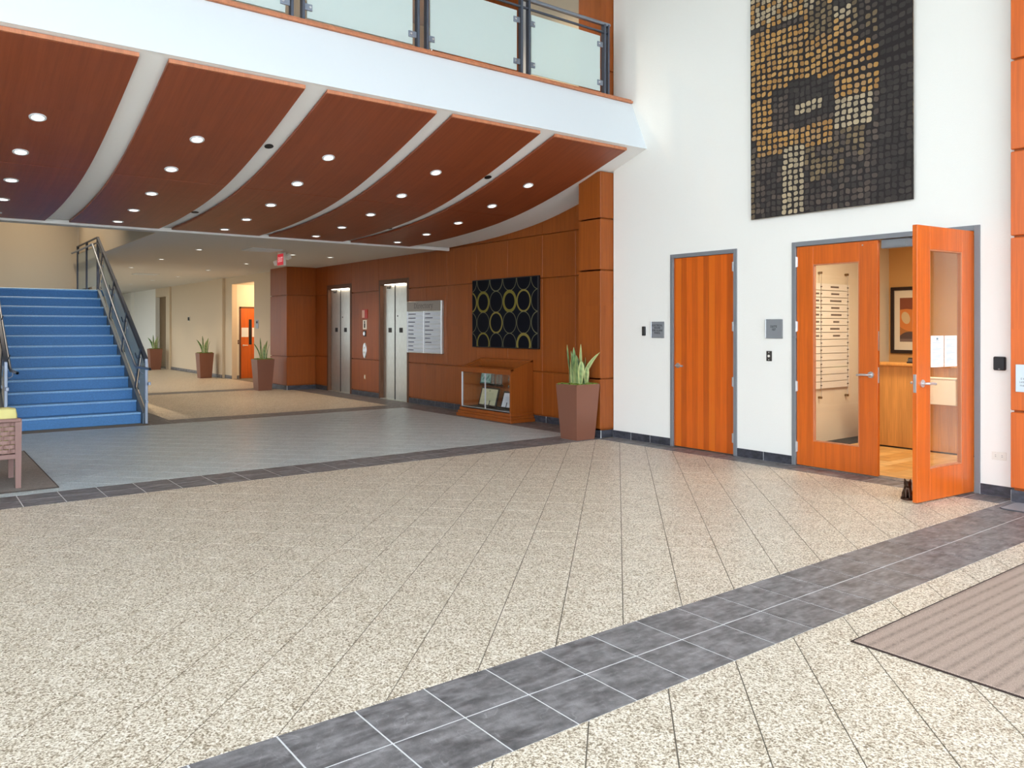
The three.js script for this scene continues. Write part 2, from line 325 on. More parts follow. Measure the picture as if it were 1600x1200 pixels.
// flat ceiling behind, open over the stairs
structMesh('ceiling', merge([bx(-7, 8.2, 3.03, 3.4, 12.68, 13.3, 0), bx(3.15, 8.2, 3.03, 3.4, 13.3, 20.2, 0), bx(-7, 0.6, 3.03, 3.4, 13.3, 20.2, 0), bx(3.15, 12, 3.03, 3.4, 20.2, 40.5, 0)]), M.flatCeil, 'flat pale grey ceiling over the elevator hall and corridor', 'ceiling');
structMesh('ceiling', bx(-7.2, 8.6, 7.4, 7.6, -3.2, 20.4, 0), M.ceilWhite, 'white upper ceiling high over the lobby', 'ceiling');
// upper floor: slab top, side wall, back walls
structMesh('floor', bx(-7, 8.2, 4.601, 4.62, 7.8, 13.3, 0), std('#7b7468', 0.95, { map: rugTex }), 'grey carpeted balcony floor behind the railing', 'floor');
structMesh('wall_back', bx(-7, 8.2, 4.6, 7.4, 13.3, 13.42, 0), M.tan, 'tan wall behind the balcony', 'wall');
structMesh('wall_right', merge([bx(8.2, 8.35, 4.6, 7.4, 8.0, 10.3, 0)]), M.cream, 'cream wall beside the end of the balcony', 'wall');
const upWood = struct('wall_right', 'dark wood panelled wall far along the balcony', 'wall');
mesh('backing', bx(8.23, 8.35, 4.6, 7.4, 10.3, 13.3, 0), M.woodBack, upWood);
for (let i = 0; i < 3; i++) for (let j = 0; j < 2; j++) mesh('wood_panel', bx(8.2, 8.23, 4.7 + j * 1.36, 6.04 + j * 1.36, 10.45 + i * 0.95, 11.39 + i * 0.95, 0.004, [rnd() * 4, rnd() * 4]), M.wood, upWood);
mesh('white_casing', bx(8.17, 8.21, 4.6, 7.2, 10.28, 10.43, 0.004), M.ceilWhite, upWood);

// ------------------------------------------------------------ wood columns
function columnAt(name, label, x0, x1, a0, a1, rows, parent) {
  const c = thing(name, label, 'column', [x0, 0, a0]); c.userData.kind = 'structure';
  const w = x1 - x0, d = a1 - a0;
  mesh('core', bx(0.03, w, 0, rows[rows.length - 1][1] - 0.005, 0.03, d - 0.03, 0), M.woodBack, c);
  for (const [y0, y1] of rows) mesh('wood_panel', bx(0, w, y0, y1, 0, d, 0.006, [rnd() * 5, rnd() * 5]), M.wood, c);
  if (rows[0][0] < 0.2) { baseTiles(c, 0.004, 0, d, 0.105); mesh('base_tile', bx(0.004, w, 0.001, 0.105, 0.006, 0.02, 0.002, [rnd(), rnd()]), M.baseTile, c); }
  return c;
}
columnAt('column', 'square wood panelled column beside the white wall', 7.67, 8.2, 8.0, 8.45, [[0.125, 0.812], [0.83, 2.33], [2.348, 3.05], [3.068, 3.71]]);
columnAt('column', 'short wood panelled column at the far side of the elevators', 7.44, 8.2, 18.8, 19.9, [[0.125, 0.812], [0.83, 2.325], [2.343, 3.03]]);
columnAt('column', 'wood panelled column standing on the balcony beside the railing end', 7.67, 8.2, 8.0, 8.45, [[4.6, 5.12], [5.138, 6.6], [6.618, 7.4]]).children[0];
// the pilaster on the white wall by the entrance
{
  const c = struct('column', 'flat wood pilaster on the white wall past the open door', 'column', [7.76, 0, 2.05]);
  mesh('core', bx(0.03, 0.15, 0, 7.4, 0.02, 0.82, 0), M.woodBack, c);
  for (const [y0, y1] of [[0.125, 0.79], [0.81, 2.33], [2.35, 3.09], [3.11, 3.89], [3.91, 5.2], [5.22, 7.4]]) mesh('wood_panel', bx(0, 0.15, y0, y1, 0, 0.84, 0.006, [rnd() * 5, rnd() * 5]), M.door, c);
  baseTiles(c, 0.006, 0, 0.84, 0.105);
}

// ------------------------------------------------------------ elevator wall
const EL = [[14.26, 15.40], [16.88, 18.07]];                          // elevator openings
const wallEl = struct('wall_right', 'wood panelled wall around the two elevators', 'wall');
mesh('backing', merge([bx(8.232, 8.4, 0, 3.9, 8.45, EL[0][0] - 0.07, 0), bx(8.232, 8.4, 0, 3.4, EL[0][1] + 0.07, EL[1][0] - 0.07, 0), bx(8.232, 8.4, 0, 3.4, EL[1][1] + 0.07, 19.9, 0), bx(8.232, 8.4, 2.5, 3.4, 14.1, 18.2, 0)]), M.woodBack, wallEl);
function wallRow(y0, y1, js) { for (let i = 0; i + 1 < js.length; i++) mesh('wood_panel', bx(8.2, 8.233, y0, y1, js[i] + 0.002, js[i + 1] - 0.002, 0.004, [rnd() * 5, rnd() * 5]), M.wood, wallEl); }
const jR = [8.46, 9.1, 9.9, 10.83, 11.77, 12.75, 13.5, 14.18], jM = [15.48, 16.8], jL = [18.15, 18.8];
for (const j of [jR, jM, jL]) { wallRow(0.125, 0.812, j); wallRow(0.83, 2.325, j); }
wallRow(2.343, 3.028, jR); wallRow(2.56, 3.028, [14.18, 15.48]); wallRow(2.343, 3.028, jM); wallRow(2.56, 3.028, [16.8, 18.15]); wallRow(2.343, 3.028, jL);
for (let i = 0; i < 4; i++) {                                         // top row under the curve of the ceiling
  const a0 = jR[i] + 0.002, a1 = jR[i + 1] - 0.002, n = 4, f = [], pts = [];
  pts.push([a0, 3.046], [a1, 3.046]); for (let k = n; k >= 0; k--) { const a = a0 + (a1 - a0) * k / n; pts.push([a, yC(a)]); }
  mesh('wood_panel', solid(pts.map(([a, y]) => [8.2, y, a]), pts.map(([a, y]) => [8.233, y, a])), M.wood, wallEl);
}
for (const j of [[8.46, EL[0][0] - 0.08], [EL[0][1] + 0.08, EL[1][0] - 0.08], [EL[1][1] + 0.08, 18.8]]) baseTiles(wallEl, 8.197, j[0], j[1], 0.105);

const elevTex = canvasTex(64, 64, (c) => { c.fillStyle = '#141416'; c.fillRect(0, 0, 64, 64); c.fillStyle = '#5a5a60'; c.font = 'bold 34px sans-serif'; c.textAlign = 'center'; c.fillText('1', 32, 44); });
EL.forEach(([a0, a1], i) => {
  const e = struct('door_' + (i + 3), i ? 'brushed steel elevator doors beside the far wood column' : 'brushed steel elevator doors beside the directory board', 'elevator', [8.2, 0, a0]);
  const w = a1 - a0, H = 2.46, s = 0.52 * w;
  mesh('frame', merge([bx(-0.008, 0.12, 0, H + 0.05, -0.05, 0.0, 0.004), bx(-0.008, 0.12, 0, H + 0.05, w, w + 0.05, 0.004), bx(-0.008, 0.12, H, H + 0.05, 0, w, 0.004), bx(0.0, 0.12, 0, H + 0.1, -0.082, -0.05, 0), bx(0.0, 0.12, 0, H + 0.1, w + 0.05, w + 0.082, 0), bx(0, 0.12, H + 0.05, H + 0.1, -0.05, w + 0.05, 0)]), M.bronze, e);
  const l1 = mesh('leaf', bx(0.075, 0.10, 0.012, H, s + 0.026, w - 0.002, 0.003), M.steel, e), l2 = mesh('leaf', bx(0.060, 0.085, 0.012, H, 0.002, s, 0.003), M.steel, e);
  mesh('leaf_seal', bx(0.052, 0.07, 0.012, H, s, s + 0.024, 0.002), M.black, e);
  mesh('shaft_panel', bx(0.108, 0.12, 0, H, 0, w, 0), M.black, e);
  mesh('sill', bx(-0.01, 0.16, 0.0, 0.012, 0, w, 0.002), M.steel, e);
  for (const [l, a, x] of [[l1, (s + w) / 2, 0.074], [l2, s * 0.62, 0.059]]) mesh('floor_plate', bx(x - 0.004, x, 1.43, 1.53, a - 0.09, a + 0.05, 0.001), M.black, l);
  const hl = mesh('lamp_strip', bx(0.012, 0.04, H - 0.014, H - 0.002, 0.15, w - 0.15, 0.002), M.lampGlow, e);
  const hp = new THREE.RectAreaLight(WARM, 30 * LAMP, w - 0.3, 0.025); hp.position.set(0.026, H - 0.02, -w / 2); hp.rotation.set(-Math.PI / 2, 0, Math.PI / 2); e.add(hp);
  mesh('key_hole', disc(0.016, 0.006, 0.057, 1.78, s - 0.1), M.black, l2);
  mesh('lantern', bx(0.045, 0.06, 2.37, 2.44, w * 0.72, w * 0.84, 0.004), M.black, e);
});

// ------------------------------------------------------------ corridor walls beyond the elevators
const corr = structMesh('wall_right', merge([bx(7.75, 7.9, 0, 3.03, 19.9, 21.96, 0), bx(7.75, 7.9, 2.82, 3.03, 21.96, 23.85, 0), bx(7.75, 7.9, 0, 3.03, 23.85, 31.1, 0), bx(7.66, 7.75, 0, 3.03, 24.47, 25.47, 0.004), bx(7.68, 7.75, 0, 3.03, 30.6, 31.1, 0.004), bx(7.75, 7.9, 2.7, 3.03, 31.1, 32.9, 0)]), M.tan, 'tan corridor wall with a lit doorway opening', 'wall');
structMesh('wall_right', merge([bx(7.75, 7.9, 0, 3.03, 32.9, 40, 0), bx(7.62, 7.75, 0, 3.03, 36.5, 37.0, 0.004)]), M.white, 'white corridor wall at the far end past the last planter', 'wall');
structMesh('wall_right', merge([bx(9.9, 10, 0, 3.03, 30.9, 33.1, 0), bx(7.9, 10, 0, 3.03, 33.0, 33.1, 0), bx(7.9, 10, 0, 3.03, 30.9, 31.0, 0)]), M.tan, 'dim side passage off the corridor', 'wall');
structMesh('wall_back', bx(3, 8, 0, 3.03, 40, 40.15, 0), M.white, 'white wall closing the corridor', 'wall');
structMesh('wall_left', merge([bx(3.2, 3.35, 0, 3.03, 20.2, 20.8, 0), bx(3.2, 3.35, 0, 3.03, 37, 40, 0), bx(3.2, 3.35, 2.7, 3.03, 20.8, 37, 0), bx(3.2, 3.35, 0, 0.15, 20.8, 37, 0)]), M.cream, 'cream corridor wall with a long window', 'wall');
{
  const w = struct('window_3', 'long corridor window facing the white wall', 'window', [3.27, 0, 20.8]);
  for (let i = 0; i < 11; i++) mesh('mullion', bx(-0.04, 0.04, 0.15, 2.7, i * 1.62 - 0.03, i * 1.62 + 0.03, 0.003), M.frameGrey, w);
  for (let i = 0; i < 10; i++) mesh('pane', bx(-0.004, 0.004, 0.15, 2.7, i * 1.62 + 0.03, (i + 1) * 1.62 - 0.03, 0), M.tintGlass, w);
}
{ // lit alcove behind the opening
  structMesh('wall_right', merge([bx(9.6, 9.7, 0, 2.9, 21.8, 24, 0), bx(7.9, 9.7, 0, 2.9, 23.85, 23.97, 0), bx(7.9, 9.7, 0, 2.9, 21.84, 21.96, 0), bx(7.905, 9.7, 2.82, 2.9, 21.97, 23.84, 0)]), M.cream, 'cream walls of the lit alcove with a wooden door', 'wall');
  const d = struct('door_5', 'wooden door with narrow dark vision panel in the lit alcove', 'door', [7.97, 0, 23.85]);
  mesh('frame', merge([bx(0, 0.05, 0, 2.16, -0.02, 0, 0.003), bx(0.93, 0.98, 0, 2.16, -0.02, 0, 0.003), bx(0, 0.98, 2.11, 2.16, -0.02, 0, 0.003)]), M.bronze, d);
  const lf = mesh('leaf', bx(0.05, 0.93, 0.01, 2.11, -0.012, 0.0, 0.002), M.door, d);
  mesh('vision_panel', bx(0.28, 0.37, 1.02, 1.78, -0.016, -0.010, 0.001), M.black, lf);
  mesh('paper_sheet', bx(0.06, 0.27, 1.25, 1.53, -0.0145, -0.012, 0), M.paper, lf); mesh('paper_sheet', bx(0.38, 0.58, 1.25, 1.53, -0.0145, -0.012, 0), M.paper, lf);
  mesh('lever_handle', merge([nonIndexed(cyl(0.028, 0.028, 0.02, 0, 0, 0).rotateX(Math.PI / 2).translate(0.12, 1.0, 0.022)), nonIndexed(tube([[0.12, 1.0, -0.03], [0.12, 1.0, -0.06], [0.16, 1.0, -0.065], [0.24, 1.0, -0.06]], 0.011))]), M.chrome, lf);
  const b = thing('light_switch', 'small beige light switch plate in the lit alcove', 'switch', [7.85, 1.1, 23.846]); b.position.x = 7.94;
  mesh('plate', bx(-0.02, 0.02, -0.06, 0.06, -0.006, 0.0, 0.001), M.bronze, b); mesh('toggle', bx(-0.005, 0.005, -0.015, 0.015, -0.012, -0.006, 0.001), M.plasticWhite, b);
}
{ const b = struct('baseboard_right', 'dark base along the tan corridor wall', 'baseboard'); mesh('base_strip', merge([bx(7.738, 7.75, 0, 0.1, 19.9, 21.96, 0.002), bx(7.738, 7.75, 0, 0.1, 23.85, 24.47, 0.002), bx(7.648, 7.66, 0, 0.1, 24.47, 25.47, 0.002), bx(7.738, 7.75, 0, 0.1, 25.47, 31.1, 0.002), bx(7.9, 7.97, 0, 0.1, 23.838, 23.85, 0.002)]), M.slate, b); }

// ------------------------------------------------------------ stairwell walls, left walls
structMesh('wall_back', bx(-7, 3.4, 0, 7.4, 20.2, 20.35, 0), M.tan, 'tan wall behind the blue stairs and landing', 'wall');
structMesh('wall_right', bx(3.13, 3.148, 3.03, 7.4, 13.31, 20.19, 0), M.tan, 'tan bulkhead above the right side of the stairs', 'wall');
structMesh('wall_left', bx(-7.15, -7, 0, 7.4, 7.4, 20.35, 0), M.cream, 'cream wall far left under the balcony', 'wall');
structMesh('wall_back', bx(-7, 3.15, 3.4, 7.4, 13.2, 13.3, 0), M.tan, 'tan wall above the foot of the stairs', 'wall');

// curtain walls: behind the camera and on the left, down to the floor
function curtain(name, label, alongX, fixed, s0, s1, H) {
  const w = struct(name, label, 'window'), n = Math.round((s1 - s0) / 1.7), d = (s1 - s0) / n;
  const B = (u0, u1, y0, y1, t) => (alongX ? bx(u0, u1, y0, y1, fixed - t, fixed + t, 0.004) : bx(fixed - t, fixed + t, y0, y1, u0, u1, 0.004));
  for (let i = 0; i <= n; i++) mesh('mullion', B(s0 + i * d - 0.035, s0 + i * d + 0.035, 0, H, 0.07), M.frameGrey, w);
  for (const y of [0.05, 2.6, 5.0, H - 0.05]) mesh('transom', B(s0, s1, y - 0.045, y + 0.045, 0.06), M.frameGrey, w);
  for (let i = 0; i < n; i++) for (const [y0, y1] of [[0.1, 2.55], [2.65, 4.95], [5.05, H - 0.1]]) mesh('pane', B(s0 + i * d + 0.04, s0 + (i + 1) * d - 0.04, y0, y1, 0.005), M.glass, w);
}
curtain('window_1', 'tall glazed lobby front with grey mullions', true, -3, -7, 7.9, 7.4);
curtain('window_2', 'tall glazed lobby side with grey mullions', false, -7, -3, 7.4, 7.4);
structMesh('ground', bx(-60, 60, -0.4, -0.26, -60, 60, 0), std('#9a978f', 0.95), 'pale paving outside the lobby', 'ground');

// ------------------------------------------------------------ downlights
const lightRing = new THREE.LatheGeometry([[0.052, 0.006], [0.052, -0.006], [0.062, -0.009], [0.072, -0.006], [0.073, 0.004], [0.052, 0.006]].map((p) => new THREE.Vector2(...p)), 28);
const lampDisc = new THREE.CylinderGeometry(0.052, 0.052, 0.006, 24);
function downlight(x, y, a, slope, label, group, power, angle = 1.0, ringMat = M.ceilWhite) {
  const t = thing('downlight', label, 'downlight', [x, y, a], group);
  const tilt = Math.atan(slope);
  const r = mesh('trim_ring', lightRing, ringMat, t), l = mesh('lamp_disc', lampDisc, M.lampGlow, t); r.rotation.x = l.rotation.x = tilt;
  if (power > 0) {
    const s = new THREE.SpotLight(WARM, power * LAMP, 0, angle, 0.7, 2); s.castShadow = true; s.shadow.radius = 2.5; s.position.set(0, -0.03, 0);
    s.target.position.set(0, -2, 0); t.add(s); t.add(s.target);
  }
  return t;
}
const rowsA = [8.59, 9.36, 10.25, 11.19, 12.15];
for (const [i, x] of [0.93, 2.37, 3.84, 5.30, 6.80].entries()) for (const [j, a] of rowsA.entries()) {
  const sl = (yC(a + 0.05) - yC(a - 0.05)) / 0.1;
  downlight(x + (j === 0 ? 0.06 : 0), yC(a) - 0.045, a, sl, 'round downlight in the ' + ['fifth', 'fourth', 'third', 'second', 'first'][i] + ' wood ceiling panel from the column, ' + ['first', 'second', 'third', 'fourth', 'fifth'][j] + ' from balcony edge', 'downlights in the wood ceiling panels', 0.4);
}
for (const [x, a, l] of [[4.48, 15.7, 'first from the beam in the row nearer the stairs'], [4.46, 18.43, 'second from the beam in the row nearer the stairs'], [4.48, 21.4, 'third from the beam in the row nearer the stairs'], [6.32, 15.66, 'beside the exit sign'], [6.35, 18.5, 'out from the far wood column'], [6.27, 21.2, 'out from the lit alcove'], [6.36, 24.4, 'out from the planter by the tan wall'], [6.24, 26.9, 'between the tan wall planter and the alarm strobe'], [6.18, 29.7, 'deepest in the corridor'], [7.19, 15.75, 'in front of the elevators']])
  downlight(x, 3.03, a, 0, 'small hall ceiling downlight ' + l, 'downlights in the flat ceiling', 4.2);
for (const [a, l] of [[16.9, 'steps'], [18.9, 'landing']]) downlight(2.0, 7.4, a, 0, 'downlight in the ceiling high above the stair ' + l, 'downlights above the stairs', 95, 0.5);
for (const [x, a, l] of [[7.24, 12.2, 'beside the dark wood wall'], [6.9, 9.5, 'beside the cream wall'], [4.6, 10.4, 'over the middle'], [1.6, 10.4, 'over the stair end']]) downlight(x, 7.4, a, 0, 'round upper ceiling downlight of the balcony ' + l, 'downlights above the balcony', 32);
for (const [x, a, l] of [[3.2, 8.6, 'third and fourth panels from the column, near balcony edge'], [3.14, 11.2, 'third and fourth panels from the column, near the beam'], [6.18, 8.6, 'first and second panels from the column, near balcony edge'], [6.10, 11.17, 'first and second panels from the column, near the beam']]) {
  const s = thing('sprinkler_cover', 'dark round cover between ' + l, 'sprinkler', [x, yC(a) - 0.002, a], 'dark covers in the white ceiling strips');
  const m = mesh('cap', new THREE.CylinderGeometry(0.045, 0.05, 0.012, 20), M.black, s); m.rotation.x = Math.atan((yC(a + 0.05) - yC(a - 0.05)) / 0.1);
}
for (const [x, a, l] of [[5.45, 15.0, 'square ceiling air vent near the exit sign'], [5.35, 23.8, 'ceiling air vent over the far corridor']]) {
  const v = thing('ceiling_vent', l, 'vent', [x, 3.03, a]);
  mesh('frame', merge([bx(-0.3, 0.3, -0.015, 0, -0.3, -0.25, 0.003), bx(-0.3, 0.3, -0.015, 0, 0.25, 0.3, 0.003), bx(-0.3, -0.25, -0.015, 0, -0.25, 0.25, 0.003), bx(0.25, 0.3, -0.015, 0, -0.25, 0.25, 0.003)]), M.ceilWhite, v);
  for (let i = 0; i < 6; i++) mesh('slat', bx(-0.25, 0.25, -0.012, -0.004, -0.24 + i * 0.082, -0.19 + i * 0.082, 0.001), M.ceilWhite, v);
}
{ // alcove lamp
  const t = thing('downlight', 'warm downlight inside the lit alcove', 'downlight', [8.6, 2.815, 22.9]);
  mesh('trim_ring', lightRing, M.ceilWhite, t); mesh('lamp_disc', lampDisc, M.lampGlow, t);
  const p = new THREE.PointLight(new THREE.Color().setRGB(1, 0.72, 0.45), 3.6 * LAMP, 0, 2); p.position.set(0, -0.12, 0); p.castShadow = true; t.add(p);
}
{ // exit sign with two lamp heads, hung from the flat ceiling
  const e = thing('exit_sign', 'red exit sign with two emergency lamp heads under the ceiling', 'exit sign', [5.95, 3.03, 15.3]);
  mesh('canopy', bx(-0.06, 0.06, -0.025, 0, -0.06, 0.06, 0.004), M.plasticWhite, e);
  mesh('housing', bx(-0.025, 0.025, -0.27, -0.02, -0.17, 0.17, 0.006), M.plasticWhite, e);
  const tx = canvasTex(256, 160, (c) => { c.fillStyle = '#c9303c'; c.fillRect(0, 0, 256, 160); c.fillStyle = '#f4b8b8'; c.font = 'bold 96px sans-serif'; c.textAlign = 'center'; c.fillText('EXIT', 128, 114); });
  mesh('sign_face', printX(0.31, 0.22, -0.0265, -0.145, 0), new THREE.MeshStandardMaterial({ map: tx, emissiveMap: tx, emissive: '#ffffff', emissiveIntensity: 0.6, roughness: 0.5 }), e);
  for (const s of [-1, 1]) {
    const h = mesh('lamp_head', bx(-0.05, 0.05, -0.05, 0.05, -0.035, 0.035, 0.008), M.plasticWhite, e); h.position.set(s > 0 ? 0.05 : -0.02, s > 0 ? -0.1 : -0.2, s * 0.22); h.rotation.set(0.3 * s, 0.4, 0.35);
  }
}

// ------------------------------------------------------------ staircase
const RISE = 0.175, RUN = 0.30, SA0 = 13.77, SX0 = 1.22, SX1 = 3.02;
let stairs;
{
  const s = stairs = thing('staircase', 'wide blue staircase with pale step edges rising to a landing', 'staircase', [SX0, 0, SA0]), W = SX1 - SX0;
  for (let i = 0; i < 13; i++) {
    const y = i * RISE, a = i * RUN;
    mesh('riser', bx(0, W, y, y + RISE - 0.02, a, a + 0.025, 0.002, [i * 0.37, i * 0.2]), M.stairBlue, s);
    if (i < 12) { const t = mesh('tread', bx(0, W, y + RISE - 0.03, y + RISE, a + 0.012, a + RUN + 0.02, 0.004, [i * 0.3, i * 0.21]), M.stairBlue, s); mesh('nosing', bx(0, W, y + RISE - 0.028, y + RISE + 0.003, a - 0.014, a + 0.012, 0.005, [i * 0.2, 0]), M.nosing, t); }
  }
  const y = 13 * RISE, a = 12 * RUN;
  const ld = mesh('landing', bx(-0.1, W + 0.12, y - 0.12, y, a + 0.012, 6.38, 0.004), M.stairBlue, s); mesh('nosing', bx(0, W, y - 0.028, y + 0.003, a - 0.014, a + 0.012, 0.005), M.nosing, ld);
  const str = (x) => solid([[x, 0, -0.12], [x, 0.17, -0.12], [x, y + 0.02, a + 0.05 ], [x, y - 0.28, a + 0.05], [x, 0, 0.42]], [[x + 0.05, 0, -0.12], [x + 0.05, 0.17, -0.12], [x + 0.05, y + 0.02, a + 0.05], [x + 0.05, y - 0.28, a + 0.05], [x + 0.05, 0, 0.42]]);
  mesh('stringer', str(-0.055), M.stringer, s); mesh('stringer', str(W + 0.005), M.stringer, s);
  mesh('soffit', solid([[0, 0, 0.45], [0, y - 0.3, a + 0.1], [0, y - 0.24, a + 0.1], [0, 0.02, 0.35]], [[W, 0, 0.45], [W, y - 0.3, a + 0.1], [W, y - 0.24, a + 0.1], [W, 0.02, 0.35]]), M.cream, s);
  mesh('landing_support', merge([bx(-0.1, W + 0.12, 0, y - 0.12, a + 0.2, a + 0.3, 0), bx(W + 0.02, W + 0.12, 0, y - 0.12, a + 0.3, 6.37, 0), bx(-0.1, 0, 0, y - 0.12, a + 0.3, 6.37, 0)]), M.cream, s);
}
function stairRail(x, side, label) {                                  // side: +1 the treads lie on its left, -1 on its right
  const r = new THREE.Group(); r.name = 'stair_railing'; r.userData.label = label; r.position.set(x - SX0, 0, 0.14); stairs.add(r);
  const sl = 0.575, top = (a) => 1.04 + sl * a, low = (a) => 0.13 + sl * a, n = Math.hypot(1, sl), px = -sl / n, py = 1 / n;   // posts stand square to the slope
  const A1 = 4.0;
  mesh('post', bar([0, 0, 0], [0, 1.04, 0], 0.045, 0.045, [1, 0, 0]), M.railLight, r);
  mesh('top_rail', merge([bar([0, 1.04, -0.02], [0, top(A1), A1], 0.045, 0.022, [0, 1, 0]), bar([0, top(A1), A1 - 0.02], [0, top(A1), 6.35], 0.045, 0.022, [0, 1, 0])]), M.railMetal, r);
  mesh('under_rail', merge([bar([0, 0.94, 0], [0, top(A1) - 0.1, A1], 0.03, 0.02), bar([0, top(A1) - 0.1, A1], [0, top(A1) - 0.1, 6.35], 0.03, 0.02)]), M.railMetal, r);
  const hx = -side * 0.085, hr = mesh('handrail', tube([[hx, 0.90, -0.62], [hx, 0.90, -0.2], [hx, 0.90, 0.2], [hx, 0.93, 0.36], [hx, 0.93 + sl * 1.5, 0.36 + 1.5], [hx, top(A1) - 0.18, A1], [hx, top(A1) - 0.14, A1 + 0.3], [hx, top(A1) - 0.14, 6.5]], 0.021, 70, 10), M.railLight, r);
  mesh('bracket', tube([[0, 0.82, 0.02], [hx * 0.5, 0.80, 0.02], [hx, 0.83, 0.02], [hx, 0.89, 0.02]], 0.008, 10, 6), M.railLight, r);
  const posts = [0.68, 1.72, 2.76, 3.8];
  for (const p of posts) {
    const b = [0, low(p) , p], L = 0.80, t = [0, b[1] + py * L, p + px * L];
    for (const o of [-0.022, 0.022]) mesh('post', bar([o, b[1], b[2]], [o, t[1] , t[2]], 0.012, 0.07, [0, 0.5, 0.87]), M.railMetal, r);
    mesh('bracket', tube([[0, t[1] - 0.16, t[2] + 0.1], [hx * 0.6, t[1] - 0.18, t[2] + 0.12], [hx, t[1] - 0.09, t[2] + 0.08]], 0.008, 8, 6), M.railMetal, r);
  }
  const spans = [[0.06, 0.60], [0.76, 1.64], [1.80, 2.68], [2.84, 3.72]];
  spans.forEach(([p, q], i) => {
    const c = (s, h) => (i === 0 && s === p ? [0, low(s) + 0.1 + h, s] : [0, low(s) + py * (0.09 + h), s + px * (0.09 + h)]);
    const o = [c(p, 0), c(q, 0), c(q, 0.60), c(p, 0.60)];
    const g = mesh('glass_panel', solid(o.map((v) => [-0.005, v[1], v[2]]), o.map((v) => [0.005, v[1], v[2]])), M.railGlass, r);
    for (const k of [p + 0.02, q - 0.02]) for (const h of [0.12, 0.46]) { const v = c(k, h); mesh('clip', bx(-0.02, 0.02, v[1] - 0.025, v[1] + 0.025, v[2] - 0.03, v[2] + 0.03, 0.003), M.railLight, r); }
  });
  const yb = 13 * RISE - 0.1;
  for (const p of [4.0, 5.2, 6.3]) mesh('post', bx(-0.022, 0.022, yb, top(A1), p - 0.03, p + 0.03, 0.003), M.railMetal, r);
  for (const [p, q] of [[4.12, 5.08], [5.32, 6.2]]) mesh('glass_panel', bx(-0.005, 0.005, yb + 0.2, top(A1) - 0.18, p, q, 0), M.railGlass, r);
  return r;
}
stairRail(3.07, 1, 'steel and glass stair railing on the elevator side of the stairs');
stairRail(1.17, -1, 'steel and glass stair railing on the armchair side of the stairs');

// ------------------------------------------------------------ balcony railing
{
  const r = thing('balcony_railing', 'grey steel balcony railing with frosted glass panels', 'railing', [0, 4.665, 7.75]);
  const T = 0.965, bays = [];
  const pairs = [-5.88, -4.38, -2.89, -1.39, 0.10, 1.60, 3.175, 4.65, 6.13];
  for (const x of pairs) for (const s of [-1, 1]) mesh('post', merge([bx(x + s * 0.06 - 0.014, x + s * 0.06 + 0.014, -0.02, T, -0.035, 0.035, 0.003)]), M.railMetal, r);
  for (const x of [7.49, 7.56]) mesh('post', bx(x - 0.014, x + 0.014, -0.02, T, -0.035, 0.035, 0.003), M.railMetal, r);
  mesh('top_rail', bx(-7, 7.6, T - 0.02, T + 0.02, -0.035, 0.035, 0.012), M.railLight, r);
  mesh('middle_rail', bx(-7, 7.56, T - 0.125, T - 0.10, -0.015, 0.015, 0.004), M.railMetal, r);
  mesh('bottom_rail', bx(-7, 7.56, -0.005, 0.02, -0.02, 0.02, 0.004), M.railMetal, r);
  for (let i = 0; i < pairs.length; i++) bays.push([pairs[i] + 0.105, (i + 1 < pairs.length ? pairs[i + 1] - 0.125 : 7.42)]);
  for (const [x0, x1] of bays) {
    const g = mesh('glass_panel', bx(x0, x1, 0.05, 0.79, -0.006, 0.006, 0), M.frost, r);
    for (const [x, s] of [[x0, 1], [x1, -1]]) for (const y of [0.16, 0.675]) {
      mesh('clip', bx(x - s * 0.045, x + s * 0.055, y - 0.035, y + 0.035, -0.018, -0.006, 0.003), M.railLight, g);
      mesh('bolt', new THREE.CylinderGeometry(0.012, 0.014, 0.01, 14).rotateX(Math.PI / 2).translate(x + s * 0.028, y, 0.023), M.chrome, g);
    }
  }
}

// ------------------------------------------------------------ doors in the white wall
function lever(parent, y, base, dir, axis, name = 'lever_handle') {   // base [x, a] on the leaf's face; axis: outward [x, a]; dir: along the leaf [x, a]
  const p = (o, d) => [base[0] + axis[0] * o + dir[0] * d, y, base[1] + axis[1] * o + dir[1] * d];
  const ro = cyl(0.032, 0.034, 0.014, 0, 0, 0, 24); const ax = new THREE.Vector3(axis[0], 0, -axis[1]);
  ro.applyQuaternion(new THREE.Quaternion().setFromUnitVectors(new THREE.Vector3(0, 1, 0), ax)); const c = p(0.007, 0); ro.translate(c[0], c[1], -c[2]);
  const q1 = p(0.0, 0), q2 = p(0.04, 0), q3 = p(0.058, 0.012), q4 = p(0.06, 0.06), q5 = p(0.055, 0.12);
  return mesh(name, merge([ro, tube([q1, q2, q3, q4, [q5[0], y - 0.004, q5[2]]], 0.0115, 30, 10)]), M.chrome, parent);
}
const frameU = (a0, a1, h, f = 0.05) => merge([bx(7.895, 8.075, 0, h, a0, a0 + f, 0.003), bx(7.895, 8.075, 0, h, a1 - f, a1, 0.003), bx(7.895, 8.075, h - f, h, a0 + f, a1 - f, 0.003)]);
function hinge(parent, x, y, a) { return mesh('hinge', merge([new THREE.CylinderGeometry(0.009, 0.009, 0.115, 10).translate(x, y, -a), bx(x - 0.003, x + 0.004, y - 0.055, y + 0.055, a - 0.02, a + 0.02, 0.001)]), M.chrome, parent); }
